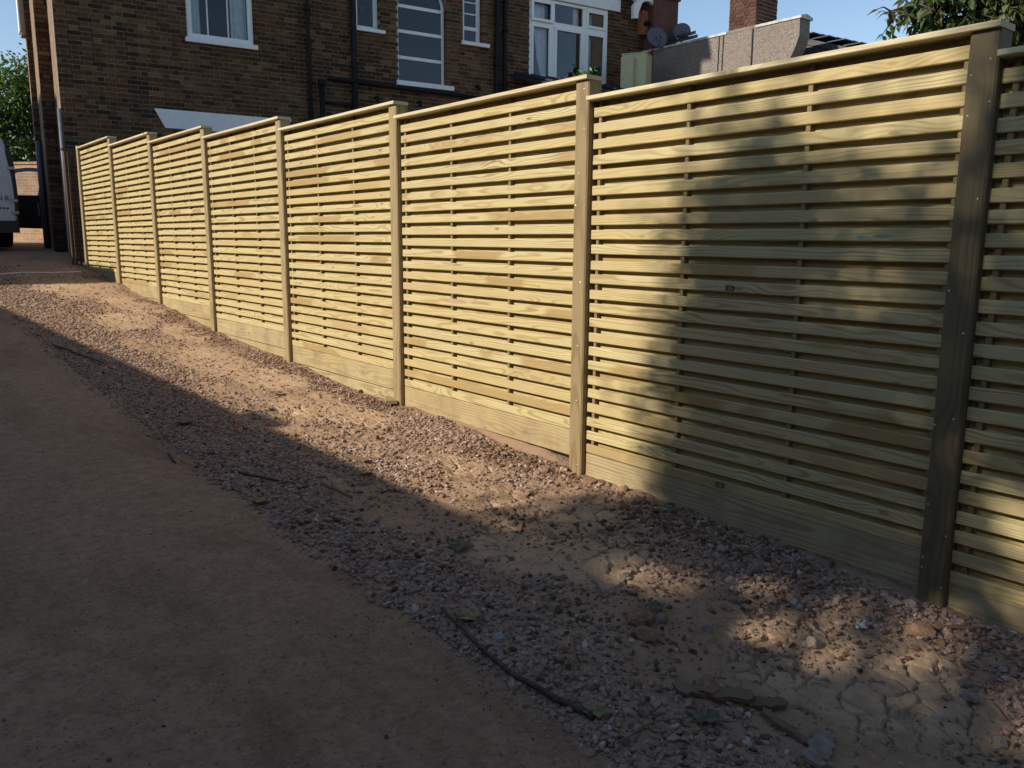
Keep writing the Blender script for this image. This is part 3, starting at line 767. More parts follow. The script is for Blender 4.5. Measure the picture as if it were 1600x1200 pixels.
w1 = window(OPEN[0], .02, .085, M_WHITE, (2.27, 3.49, 4.585, 4.66), [(2.655, 2.675, 4.73, 6.2), (3.0, 3.02, 4.73, 6.2)], .10)
w1['label'] = 'white timber window with pale curtains and two thin glazing bars'
curtain(3.08, 3.36, 4.74, 6.2, .16, w1, 0, 1); curtain(2.39, 2.56, 4.74, 6.2, .16, w1, 0, -1)
w2 = window(OPEN[1], .10, .085, M_WHITE, (5.36, 5.95, 5.175, 5.235), [], .08)
s = MB(); n = 16
s.prism([(5.56+.06*math.cos(2*math.pi*i/n), 5.60+.06*math.sin(2*math.pi*i/n)) for i in range(n)], .118, .124, 'y'); hpart('window_sticker', s, M_GREYP, w2)
w3 = window(OPEN[2], .10, .05, M_WHITE, (6.185, 7.44, 4.27, 4.355), [(6.29, 7.25, z-.03, z+.03) for z in (4.83, 5.32, 5.79)], .05)
w3['label'] = 'tall arched window divided by three white bars'
ar = MB(); N = 14
for i in range(N):
    a0, a1 = math.pi*i/N, math.pi*(i+1)/N
    ar.prism([(cu+r_*math.cos(a), zs+r_*math.sin(a)) for r_, a in ((.526, a0), (.526, a1), (.475, a1), (.475, a0))], .095, .165, 'y')
hpart('arched_frame', ar, M_WHITE, w3)
w4 = window(OPEN[3], .10, .085, M_WHITE, (7.64, 8.28, 5.205, 5.275), [(7.76, 8.06, 5.53, 5.60), (7.76, 8.06, 5.835, 5.86), (7.76, 8.06, 6.06, 6.08)], .02)
# wide upvc window
b5 = OPEN[4]
w5 = window(b5, .015, .06, M_UPVC, None, [(9.875, 9.975, 4.76, 6.34), (10.73, 10.83, 4.76, 6.34), (9.36, 9.875, 5.86, 5.96), (9.975, 10.73, 5.86, 5.96), (10.83, 11.37, 5.86, 5.96)], .06)
w5['label'] = 'wide white plastic window of six panes with tied back curtains'
for (a, b, c_, d, vv) in ((9.34, 9.90, 5.915, 6.345, -.035), (9.36, 9.875, 4.76, 5.86, .0), (9.975, 10.73, 4.76, 5.86, .0), (10.83, 11.37, 4.76, 5.86, .0), (10.83, 11.37, 5.96, 6.34, .0)):
    hpart('sash', frame_mb(a, b, c_, d, vv, .055, .04), M_UPVC, w5)
curtain(9.5, 9.86, 4.78, 5.9, .17, w5, .62, 1); curtain(10.84, 11.08, 4.78, 6.3, .17, w5, .2, -1); curtain(9.45, 9.8, 5.95, 6.35, .17, w5, 0, 1); curtain(10.55, 10.72, 5.95, 6.35, .17, w5, 0, 1)
lt = MB(); lt.box((9.20, -.045, 6.405), (11.74, .05, 6.66)); hpart('window_lintel', lt, M_WHITE)
lt = MB(); lt.prism([(1.70, 3.44), (1.86, 3.13), (3.9, 3.13), (4.06, 3.44)], -.03, .02, 'y'); hpart('painted_flat_arch', lt, M_WHITE)
# pipework
def pipe(name, pts, rad, mat=M_BLACK, col=None):
    mb = MB(); mb.tube(pts, rad, 12)
    if col:
        for z in col: mb.tube([(pts[0][0], pts[0][1], z-.04), (pts[0][0], pts[0][1], z+.04)], rad*1.3, 12)
    return hpart(name, mb, mat, None, True)
pipe('drainpipe', [(4.42, -.07, 1.0), (4.42, -.07, 8.3)], .036, col=(3.6, 5.4))
pipe('soil_pipe', [(5.295, -.08, 1.0), (5.295, -.08, 8.3)], .055, col=(4.25, 6.0))
pipe('soil_pipe', [(8.46, -.08, 1.0), (8.46, -.08, 8.3)], .062, col=(4.9,))
pipe('drainpipe', [(8.655, -.07, 1.0), (8.655, -.07, 8.3)], .046, col=(5.6,))
pipe('boiler_flue', [(4.625, -.13, 1.1), (4.625, -.13, 4.12)], .05)
pipe('flue_cap', [(4.625, -.13, 4.07), (4.625, -.13, 4.19)], .068)
pipe('waste_pipe', [(4.78, -.10, 4.235), (5.3, -.10, 4.235), (8.46, -.10, 4.165)], [.04, .04, .04])
pipe('waste_pipe', [(4.67, -.06, 3.80), (5.29, -.06, 3.79)], .022)
pipe('waste_pipe', [(5.35, -.06, 3.62), (8.4, -.06, 3.50)], .06)
pipe('pipe_bracket', [(5.75, .0, 3.98), (5.75, -.12, 3.98), (5.72, -.16, 3.90)], .03)
pipe('pipe_bracket', [(6.65, .0, 3.98), (6.65, -.12, 3.98), (6.62, -.16, 3.90)], .03)
pipe('pipe_bracket', [(8.0, .0, 4.42), (8.0, -.1, 4.42), (8.0, -.13, 4.34)], .03)
pipe('grey_drainpipe', [(.27, -.10, .95), (.27, -.10, 3.30)], .036, M_GREYP)
pipe('grey_drainpipe', [(.045, 2.22, 1.0), (.045, 2.22, 3.0)], .04, M_GREYP)
# soffit box high on the flank
s = MB(); s.box((-.06, 2.36, 4.86), (.012, 2.7, 8.0)); sb = hpart('soffit_box', s, M_PINK)
s = MB(); s.box((-.085, 2.34, 4.92), (-.061, 2.72, 8.0)); hpart('soffit_trim', s, M_WHITE, sb)
# lean-to roof under the wide window
s = MB(); s.prism([(-1.5, 4.36), (0, 4.76), (0, 4.70), (-1.5, 4.28)], 8.85, 12.2, 'x'); lr = hpart('lean_to_roof', s, M_FELT)
s = MB()
for i in range(9): s.tube([(8.95+i*.4, -1.45, 4.40), (8.95+i*.4, -.02, 4.785)], .035, 8)
hpart('roof_roll', s, M_FELT, lr)
# white gable with arch, red brick stack
poly = [(11.88, 7.6), (13.05, 7.6), (13.05, 6.62), (12.58, 6.60)]+[(12.33+.25*math.cos(a), 6.42+.25*math.sin(a)) for a in [R(45+i*15) for i in range(7)]]+[(12.07, 6.40), (12.05, 6.26), (11.93, 6.25), (11.92, 6.52), (12.0, 6.62), (11.88, 6.70)]
s = MB(); s.prism(poly, -.30, -.20, 'y'); hpart('white_gable_board', s, M_WHITE)
s = MB(); s.box((12.48, -.34, 4.8), (13.22, .0, 6.78)).box((12.44, -.38, 6.78), (13.26, .02, 6.86)); st = hpart('brick_stack', s, brick_tex('red_stack_brick', (0.15, 0.05, 0.035), (0.11, 0.04, 0.03), (0.10, 0.06, 0.05)))
s = MB(); s.box((12.29, -.16, 5.98), (12.47, .0, 6.50)); hpart('sunlit_stack_side', s, M_SUNLIT)  # orange colour stands in for sunlight on the stack's left side
pipe('overflow_pipe', [(12.38, .0, 6.22), (12.38, -.3, 6.22)], .05)

# cream box on the lean-to
o = empty('cream_duct_box', (HP.x+11.55*math.cos(R(7))-.9*math.sin(R(7)), HP.y-11.55*math.sin(R(7))-.9*math.cos(R(7)), 4.4), 'cream clad square duct box standing on the lean-to roof', 'duct box', rotz=R(28))
s = MB(); s.box((-.27, -.27, -.1), (.27, .27, .88)); link('box_casing', s.me(), M_CREAM, o)
s = MB(); s.box((-.285, -.285, .882), (.285, .285, .90)); link('box_lid', s.me(), M_CREAM, o)
s = MB(); s.box((-.40, -.02, -.1), (-.272, .25, .80)); link('side_casing', s.me(), M_CREAM, o)
# satellite dishes
def dish(u, v, z, rad, label, rz):
    wx = HP.x+u*math.cos(R(7))+v*math.sin(R(7)); wy = HP.y-u*math.sin(R(7))+v*math.cos(R(7))
    d = empty('satellite_dish', (wx, wy, z), label, 'satellite dish', 'dishes on the house', rotz=rz)
    mb = MB(); N, K = 24, 5; vv = [(0, .10*rad/.3, 0)]
    for k in range(1, K+1):
        r_ = rad*k/K
        for i in range(N): vv.append((r_*math.cos(2*math.pi*i/N), .10*rad/.3*(1-(k/K)**2), r_*1.08*math.sin(2*math.pi*i/N)))
    f = [(0, 1+i, 1+(i+1) % N) for i in range(N)]
    for k in range(1, K):
        for i in range(N): f.append((1+(k-1)*N+i, 1+k*N+i, 1+k*N+(i+1) % N, 1+(k-1)*N+(i+1) % N))
    me = mb.add(vv, f).me('dish', True); do = link('reflector', me, M_DISH, d, (0, 0, 0), (R(-22), 0, 0))
    sm = do.modifiers.new('thick', 'SOLIDIFY'); sm.thickness = .008
    a = MB(); a.tube([(0, -.02, -rad*.95), (0, -rad*.9, -rad*.55), (0, -rad*1.15, -rad*.2)], .012, 8).box((-.03, -rad*1.25, -rad*.28), (.03, -rad*1.02, -rad*.08)); link('feed_arm', a.me(), M_DISH, d)
    b = MB(); b.tube([(0, .06, 0), (0, .28, -.05), (0, .30, -.25)], .02, 8); link('wall_bracket', b.me(), M_BLACK, d)
dish(12.42, -.55, 5.86, .24, 'dark satellite dish in shade below the white gable board', R(-30))
dish(13.10, -.62, 6.06, .20, 'grey satellite dish against the sky beside the parapet', R(-50))

# ------------------------------------------------------------------ rendered extension with parapet and chimney
ext = empty('rendered_extension', (12.0, 10.5, 1.0), 'grey pebbledash extension with parapet wall and brick chimney behind the fence', 'building')
def em(mb, smooth=False): mb.v = [(x-12.0, y-10.5, z-1.0) for x, y, z in mb.v]; return mb.me('m', smooth)
s = MB(); s.prism([(12.55, .6), (12.55, 5.60), (8.37, 5.60), (8.36, 5.28), (8.44, 5.06), (8.62, 4.72), (8.70, 4.5), (8.70, .6)], 12.0, 12.36, 'x'); link('parapet_wall', em(s), M_PEB, ext)
s = MB(); s.box((12.36, 8.72, .6), (16.5, 9.0, 4.9)); link('end_wall', em(s), M_PEB, ext)
for (a, b, mt) in ((10.10, 12.5, M_COPE), (8.33, 9.38, M_COPE)):
    s = MB(); s.prism([(11.98, 5.605), (11.98, 5.655), (12.18, 5.70), (12.40, 5.655), (12.40, 5.605)], a, b, 'y'); link('coping', em(s), mt, ext)
s = MB(); s.box((12.0, 9.385, 5.605), (12.36, 10.095, 5.665)); link('chimney_footing', em(s), M_PEB, ext)
s = MB(); s.box((12.02, 9.41, 5.60), (12.74, 10.05, 8.0)); chm = link('chimney', em(s), M_MORTARL, ext)
cb = 0
for row in range(26):
    z = 5.668+.0755*row; sh = .16875 if row % 2 else 0
    for face in range(2):
        lo, hi = (9.40, 10.06) if face == 0 else (12.075, 12.75)
        u = lo-.3375-sh; j = row
        while u < hi:
            L_ = .215 if j % 2 == 0 else .1025; a, b = max(u, lo), min(u+L_, hi)
            if b-a > .03 and cb < 299:
                mb = MB()
                if face == 0: mb.box((12.005, a, z), (12.07, b, z+.064))
                else: mb.box((a, 9.402, z), (b, 9.47, z+.064))
                o = link('brick', set_tone(em(mb), random.random()), M_BRICKD, chm); cb += 1
            u += L_+.0105; j += 1
for pts in ([(11.985, 10.28, 5.60), (11.985, 10.30, 3.6)], [(11.985, 10.17, 5.60), (11.985, 10.19, 3.6)], [(11.98, 9.44, 5.60), (11.98, 9.43, 3.6)]):
    s = MB(); s.tube(pts, .010 if pts[0][1] > 10 else .016, 6); link('cable', em(s), M_CABLE, ext)
# slate roof running down behind the parapet, ridge tiles
s = MB(); s.add([(13.0, 9.3, 5.62), (13.0, 6.4, 4.60), (15.5, 6.4, 4.62), (15.5, 9.3, 5.64), (13.0, 9.3, 5.50), (13.0, 6.4, 4.48), (15.5, 6.4, 4.5), (15.5, 9.3, 5.52)], [(0,1,2,3),(7,6,5,4),(0,4,5,1),(1,5,6,2),(2,6,7,3),(3,7,4,0)])
srf = link('slate_roof', em(s), M_SLATE, ext)
s = MB(); s.prism([(9.29, 5.49), (6.41, 4.47), (6.41, .6), (9.29, .6)], 13.02, 15.48, 'x'); link('rear_wall', em(s), M_SLATE, ext)
for i in range(7):
    for j in range(3):
        s = MB(); yy = 9.05-.36*i; zz = 5.62-.352*(9.3-yy)
        s.box((13.0+.33*j, yy-.36, zz+.01), (13.31+.33*j, yy+.02, zz+.03)); o = link('slate', em(s), M_SLATE, srf)
        o.location = (0, 0, .012*j)
s = MB()
for i in range(4): s.prism([(12.45, 5.62+.09*i), (12.62, 5.68+.09*i), (12.62, 5.75+.09*i), (12.45, 5.69+.09*i)], 11.25+.06*i, 12.3, 'y')
link('stacked_tiles', em(s), M_SLATE, ext)

# ------------------------------------------------------------------ foliage
LEAF = np.array([(0,0,0),(-.25,.42,.06),(0,1,-.12),(.25,.42,.06),(0,.5,-.02)]); LEAFF = np.array([(0,4,1),(1,4,2),(4,3,2),(0,3,4)])
def leaves(base, d, up, size, tone=None):
    n = len(base); d = d/np.linalg.norm(d, axis=1, keepdims=True); s = np.cross(d, up); s /= np.linalg.norm(s, axis=1, keepdims=True)+1e-9
    u = np.cross(s, d)
    V = base[:,None,:]+size[:,None,None]*(LEAF[None,:,0,None]*s[:,None,:]+LEAF[None,:,1,None]*d[:,None,:]+LEAF[None,:,2,None]*u[:,None,:])
    F = (LEAFF[None]+(np.arange(n)*5)[:,None,None]).reshape(-1, 3)
    tone = rng.uniform(0, 1, n) if tone is None else tone
    return V.reshape(-1, 3), F, np.repeat(tone, 4)
def rand_dir(n): v = rng.normal(size=(n, 3)); return v/np.linalg.norm(v, axis=1, keepdims=True)
def clumped(centers, radii, n, lsize, clump=.35, per=22, shell=.55):
    B = []
    for c_, r_ in zip(centers, radii):
        k = max(1, int(n/len(centers)/per)); d = rand_dir(k); rad = rng.uniform(shell, 1.0, k)**.7
        cc = np.array(c_)+d*rad[:,None]*np.array(r_)
        B.append((cc[:,None,:]+rng.normal(0, clump/2, (k, per, 3))).reshape(-1, 3))
    B = np.concatenate(B); m_ = len(B)
    dd = rand_dir(m_); dd[:,2] -= .35
    return leaves(B, dd, rand_dir(m_), lsize*rng.uniform(.7, 1.25, m_))
def tree_thing(name, loc, label, group=None): return empty(name, loc, label, 'tree', group)
def crown(parent, loc, VFT, mat, name='crown'):
    V, F, T = VFT; V = V-np.array(loc); me = np_mesh(name, V, F, [('tone', 'FACE', T)]); return link(name, me, mat, parent)
# tree behind the far wall on the left
tl = (1.6, 29.5, 1.15); t_ = tree_thing('garden_tree', tl, 'dense green leafy tree above the sunlit wall beyond the van')
cs = [(1.6,29.5,4.6),(.4,29.2,4.2),(2.6,29.3,5.2),(1.8,29.0,5.8),(.6,29.8,5.2),(2.8,29.6,3.9),(-.6,29.6,3.7),(3.4,29.8,5.9),(1.2,28.9,3.6),(3.0,29.0,6.5)]
crown(t_, tl, clumped(cs, [(1.0,1.0,.85)]*len(cs), 24000, .15, .5, 24, .1), M_LEAFL)
s = MB(); s.tube([(0,0,0),(.05,0,1.2),(.0,.1,2.6),(.2,0,4.2)], [.16,.13,.10,.04], 9).tube([(0,.1,2.3),(-1.0,.1,3.2)], [.07,.03], 7).tube([(0,.1,2.4),(1.2,-.2,3.8)], [.07,.03], 7); link('trunk', s.me('trunk', True), M_BRANCH, t_)
# cherry tree behind the fence at the right
tr = (3.4, -.55, -.05); t_ = tree_thing('cherry_tree', tr, 'cherry tree with drooping dark leaves over the fence at top right')
limbs = [[(3.4,-.55,1.9),(3.1,.1,2.65),(2.75,.75,2.86),(2.32,1.36,2.74)], [(3.4,-.55,2.1),(3.1,.1,2.9),(2.85,.7,3.1),(2.48,1.25,3.0)],
         [(3.4,-.55,1.8),(3.1,.1,2.5),(2.9,.6,2.72),(2.62,1.08,2.66)], [(3.4,-.5,1.9),(3.2,.2,2.6),(3.0,.65,2.78),(2.82,.95,2.68)],
         [(3.4,-.55,1.8),(3.2,0,2.5),(3.05,.45,2.66),(2.95,.75,2.60)], [(3.4,-.55,2.2),(3.3,.4,3.0),(3.2,1.0,3.1),(3.0,1.5,2.92)], [(3.4,-.55,1.8),(3.5,.5,2.5),(3.45,1.1,2.75),(3.3,1.5,2.70)],
         [(3.4,-.55,1.9),(3.6,.2,2.6),(3.6,.8,2.85),(3.5,1.25,2.78)], [(3.4,-.55,2.2),(3.2,0,3.2),(2.9,.5,3.4),(2.6,.95,3.3)],
         [(3.4,-.5,1.9),(3.0,.4,2.7),(2.6,1.0,2.88),(2.20,1.46,2.70)], [(3.4,-.5,1.9),(3.1,.4,2.6),(2.8,.9,2.74),(2.5,1.22,2.66)], [(3.4,-.5,1.9),(3.3,.3,2.55),(3.15,.65,2.68),(3.05,.9,2.60)], [(3.4,-.5,2.0),(3.2,.3,2.8),(2.95,.8,2.95),(2.7,1.1,2.88)]]
br = MB(); br.tube([(3.4,-.55,-.3),(3.42,-.53,1.0),(3.4,-.55,2.3)], [.10,.085,.06], 10)
LB, LD = [], []
for L_ in limbs:
    br.tube(L_, [.035,.024,.014,.006], 7)
    P_ = [Vector(p) for p in L_]
    for q in range(105):
        f_ = 1.0+random.random()*1.99; i = int(f_); a = P_[i].lerp(P_[min(i+1, 3)], f_-i)
        d = Vector((random.gauss(0, 1), random.gauss(0, 1), random.gauss(-.15, .5))).normalized(); ln = random.uniform(.15, .36)
        e2 = a+d*ln+Vector((0, 0, -.10*ln)); br.tube([a, a.lerp(e2, .5)+Vector((0, 0, .02)), e2], [.006,.004,.002], 5)
        for k in range(int(ln/.033)):
            b = a.lerp(e2, (k+.6)/(ln/.033)); sd = d.cross(Vector((0, 0, 1)))*(1 if k % 2 else -1)
            LB.append(b[:]); LD.append((d*.5+sd*.8+Vector((0, 0, random.uniform(-1.3, -.2)))+Vector((random.gauss(0, .3), random.gauss(0, .3), 0)))[:])
LB, LD = np.array(LB), np.array(LD); n = len(LB)
crown(t_, tr, leaves(LB, LD, np.array([[0, 0, 1.0]])+rng.normal(0, .3, (n, 3)), (.072*rng.uniform(.7, 1.3, n))), M_LEAFR)
br.v = [(x-tr[0], y-tr[1], z-tr[2]) for x, y, z in br.v]; link('trunk', br.me('trunk', True), M_BRANCH, t_)
# weed sprouting on the lean-to roof
wp = (HP.x+9.9*math.cos(R(7))-1.2*math.sin(R(7)), HP.y-9.9*math.sin(R(7))-1.2*math.cos(R(7)), 4.45); t_ = empty('weed', wp, 'small bright green weed sprouting on the roof below the wide window', 'plant')
n = 60; B = np.array(wp)+rng.normal(0, 1, (n, 3))*np.array((.16, .1, .09))+np.array((0, 0, .2)); D = rand_dir(n); D[:,2] = abs(D[:,2])
crown(t_, wp, leaves(B, D, rand_dir(n), rng.uniform(.07, .13, n)), M_LEAFG, 'foliage')
s = MB()
for k in range(6): s.tube([(0, 0, 0), (random.gauss(0, .1), random.gauss(0, .08), .2)], [.006, .003], 5)
link('stem', s.me(), M_TWIG, t_)
# unseen tree added across the drive, crown shaped to shade the near fence
def on_ray(y, z, dist): q = Vector((0, y, z))+SUN*dist; return q
cs = []; rs = []
for (y, z, ry, rz) in [(-.35,.85,.95,.62),(-1.6,.9,1.1,.8),(.35,-.1,.95,.65),(-.6,-.5,1.2,.7),(-1.9,-.3,1.1,.9),(.75,-.75,.8,.45),(-2.9,.7,1.0,1.0),(-.9,1.25,.6,.35),(.45,.75,.5,.5),(-.62,1.72,.50,.40),(-1.4,1.6,.6,.5),(.82,.62,.36,.42),(.72,1.12,.34,.26),(.9,.05,.40,.40)]:
    q = on_ray(y, z, 14.2); cs.append(q[:]); rs.append((1.0, ry, rz))
tb = (cs[1][0], cs[1][1]-1.0, -.3); t_ = tree_thing('shade_tree', tb, 'unseen leafy tree added across the drive to shade the near fence end')
V, F, T = clumped(cs, rs, 18500, .14, .30, 24, .02)
Cn = V.reshape(-1, 5, 3)[:,0]; pr = Cn-np.array(SUN)[None]*(Cn[:,:1]/SUN.x)
keep = np.ones(len(Cn), bool)  # crown thinned along sun rays so sun patches reach ground and fence
for (hy, hz, ry, rz, pk) in [(-.19,-.50,.27,.15,.03),(-.10,-.19,.22,.10,.05),(.50,-.50,.24,.13,.1),(-.50,-.36,.18,.07,.1),(.15,-.32,.15,.06,.15),(-.95,-.42,.2,.08,.1),(1.15,-.62,.22,.10,.1),(.55,1.02,.20,.14,.35),(-.75,-.62,.16,.10,.2),(.35,1.15,.25,.10,.4),(-.55,.35,.14,.5,.35)]:
    keep &= ~((((pr[:,1]-hy)/ry)**2+((pr[:,2]-hz)/rz)**2 < 1) & (rng.uniform(0, 1, len(Cn)) > pk))
V = V.reshape(-1, 5, 3)[keep].reshape(-1, 3); T = T.reshape(-1, 4)[keep].ravel(); n = int(keep.sum())
F = (LEAFF[None]+(np.arange(n)*5)[:,None,None]).reshape(-1, 3)
crown(t_, tb, (V, F, T), M_LEAFS)
s = MB(); s.tube([(0,0,-.3),(.1,0,2.6),(0,.3,5),(.1,.9,cs[1][2]+.2)], [.32,.26,.2,.06], 10)
for q in cs: s.tube([(0,.4,5.4), tuple(np.array(q)-np.array(tb))], [.09, .03], 6)
link('trunk', s.me('trunk', True), M_BRANCH, t_)

# ------------------------------------------------------------------ unseen buildings added across the drive to throw the long shadow
nb = empty('shadow_caster_house', (-9.0, 9.0, .3), 'unseen low outbuilding and taller house added across the drive to cast shadow', 'house')
def nm(mb): mb.v = [(x+9.0, y-9.0, z-.3) for x, y, z in mb.v]; return mb.me()
s = MB(); s.box((-10.5, -7, -.8), (-6.62, 13.6, 3.36)); link('outbuilding_wall', nm(s), M_BTEXD, nb)
s = MB(); s.box((-10.6, -7.1, 3.362), (-6.5, 13.60, 3.46)); link('flat_roof', nm(s), M_FELT, nb)
s = MB(); s.box((-6.9, 5.15, 3.462), (-6.53, 5.6, 3.56)); link('roof_vent', nm(s), M_FELT, nb)
s = MB(); s.box((-10.4, 13.61, -.5), (-6.5, 15.9, 4.9)); link('side_wing', nm(s), M_BTEXD, nb)
s = MB(); s.box((-7.9, 15.95, -.5), (-6.5, 17.29, 7.3)); link('chimney_breast', nm(s), M_BTEXD, nb)
s = MB(); s.box((-12.5, 17.3, -.5), (-6.5, 23.5, 7.3)); link('house_wall', nm(s), M_BTEXD, nb)
s = MB(); s.prism([(-12.8, 7.3), (-9.5, 9.6), (-6.5, 7.32), (-6.5, 7.305)], 17.3, 23.6, 'y'); link('house_roof', nm(s), M_SLATE, nb)

nh = empty('sky_blocker_house', (-2.0, -12.0, -.4), 'unseen brick terrace added behind the viewer to block sky light', 'house')  # added out of view to cut sky light on facade and drive
s = MB(); s.box((-13, -3.5, -.5), (12, 3.0, 4.6)); link('sky_blocker_wall', s.me(), M_BTEXD, nh)
s = MB(); s.prism([(-3.9, 4.6), (-.2, 6.4), (3.4, 4.6)], -13.2, 12.2, 'x'); link('sky_blocker_roof', s.me(), M_SLATE, nh)
# far garden wall
fwall = empty('garden_wall', (1.0, 24.6, 1.1), 'sunlit yellow brown brick garden wall beyond the van', 'wall', rotz=R(-50))
s = MB(); s.box((-4, 0, -.3), (2.6, .24, 2.10)); link('wall_face', s.me(), M_BTEX, fwall)
s = MB(); s.box((-4, -.03, 2.102), (2.6, .27, 2.16)); link('wall_coping', s.me(), M_BTEX, fwall)

# ------------------------------------------------------------------ van
VZ = float(g(16.0))+.02
van = empty('white_van', (-1.62, 17.6, VZ), 'white panel van parked beyond the fence with its driver door open', 'van')
secs = []
prof = [(.90,.34),(.985,.50),(1.0,.85),(.985,1.18),(.93,1.60),(.87,1.80),(.76,1.90),(.40,1.945),(0,1.955)]
for (y, sx, top, zs_) in [(-2.40,.975,1,.0),(-2.36,1.0,1,.0),(1.0,1.0,1,.0),(1.45,.97,.86,.0),(1.95,.92,.60,.0),(2.45,.80,.50,.02)]:
    half = [(x*sx, .34+(z-.34)*(top if z > .9 else min(1, top*1.35))) for x, z in prof]
    secs.append([(x, y, z) for x, z in half]+[(-x, y, z) for x, z in half[-2::-1]])
s = MB(); n = len(secs[0]); vv = [q for sc_ in secs for q in sc_]; f = []
for i in range(len(secs)-1):
    for k in range(n): f.append((i*n+k, i*n+(k+1) % n, (i+1)*n+(k+1) % n, (i+1)*n+k))
f += [tuple(range(n)), tuple(range((len(secs)-1)*n, len(secs)*n))]
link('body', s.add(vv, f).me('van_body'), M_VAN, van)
for sg in (-1, 1):
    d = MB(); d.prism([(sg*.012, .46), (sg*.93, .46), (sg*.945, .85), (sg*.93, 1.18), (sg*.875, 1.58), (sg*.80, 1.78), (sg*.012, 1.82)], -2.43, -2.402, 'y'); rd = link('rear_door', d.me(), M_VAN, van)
    for hz in (.60, .80, 1.34):
        h = MB(); h.box((sg*.94-.055, -2.455, hz-.022), (sg*.94+.055, -2.432, hz+.022)); link('hinge', h.me(), M_RIM, rd)
    l_ = MB(); l_.prism([(sg*.95, .55), (sg*1.0, .55), (sg*1.01, .9), (sg*.985, 1.5), (sg*.90, 1.72), (sg*.885, 1.60), (sg*.945, 1.2), (sg*.96, .85)], -2.425, -2.34, 'y'); link('tail_lamp', l_.me(), M_TRIM, van)
    if sg > 0:
        for ch, off in zip('TION&', (.43, .35, .305, .20, .085)):
            cu_ = bpy.data.curves.new('letter', 'FONT'); cu_.body = ch; cu_.size = .12; cu_.extrude = .001
            to = bpy.data.objects.new('tmp', cu_); C.objects.link(to); bpy.context.view_layer.update()
            tm = bpy.data.meshes.new_from_object(to.evaluated_get(bpy.context.evaluated_depsgraph_get())); C.objects.unlink(to); bpy.data.objects.remove(to)
            link('letter', tm, M_INK, rd, (.885-off, -2.4335, .80), (math.pi/2, 0, 0))
        b = MB()
        for i in range(5): b.box((.62+.05*i, -2.4335, .655), (.655+.05*i, -2.4325, .685))
        link('small_print', b.me(), M_INK, rd)
b = MB(); b.box((-.98, -2.50, .26), (.98, -2.38, .46)); link('rear_bumper', b.me(), M_TRIM, van)
def wheel(x, y):
    w = MB(); N = 22; pr = [(-.10,.20),(-.11,.30),(-.085,.325),(.085,.325),(.11,.30),(.10,.20)]
    vv = [(x+a, y+r_*math.cos(2*math.pi*i/N), .325+r_*math.sin(2*math.pi*i/N)) for i in range(N) for a, r_ in pr]; K = len(pr)
    f = [(i*K+k, i*K+(k+1) % K, ((i+1) % N)*K+(k+1) % K, ((i+1) % N)*K+k) for i in range(N) for k in range(K)]
    wo_ = link('wheel', w.add(vv, f).me('wheel', True), M_TYRE, van)
    r_ = MB(); r_.tube([(x-.07, y, .325), (x+.07, y, .325)], .20, 18); link('rim', r_.me(), M_RIM, wo_)
for x in (-.86, .86): wheel(x, -1.55); wheel(x, 1.55)
# open driver door: plane through hinge, s along door
th = R(60); hx, hy = .99, .72
def dp(s_, z, o_=0): return (hx+s_*math.sin(th)+o_*math.cos(th), hy-s_*math.cos(th)+o_*math.sin(th), z)
def dprism(poly, o0, o1):
    mb = MB(); n = len(poly); mb.add([dp(a, b, o0) for a, b in poly]+[dp(a, b, o1) for a, b in poly], [tuple(range(n)), tuple(range(2*n-1, n-1, -1))]+[(i, i+n, (i+1) % n+n, (i+1) % n) for i in range(n)]); return mb
dd = link('driver_door', dprism([(0,.38),(.95,.36),(1.04,.44),(1.06,1.02),(0,1.02)], -.05, .05).me(), M_TRIM, van)
top_l = [(0,1.02),(.10,1.15),(.36,1.44),(.52,1.53),(.75,1.56),(1.03,1.55)]; bot_l = [(.09,1.02),(.15,1.12),(.40,1.39),(.54,1.465),(.75,1.49),(.97,1.48)]
fm = MB()
for i in range(5): q = dprism([top_l[i], top_l[i+1], bot_l[i+1], bot_l[i]], -.03, .03); fm.add(q.v, q.f)
q = dprism([(.90,1.0),(1.06,1.02),(1.03,1.55),(.97,1.48),(.945,1.2)], -.03, .03); fm.add(q.v, q.f)
link('window_frame', fm.me(), M_VDOOR, dd)
q = dprism([(.40,1.03),(.44,1.03),(.46,1.40),(.42,1.40)], -.015, .015); link('quarter_bar', q.me(), M_TRIM, dd)
q = dprism([(.1,1.03),(.9,1.03),(.95,1.48),(.55,1.46),(.40,1.38)], -.003, .003); link('pane', q.me(), M_GLASS, dd)
q = dprism([(.9,.62),(.93,.62),(.93,.86),(.9,.86)], -.075, -.055); link('door_handle', q.me(), M_RIM, dd)

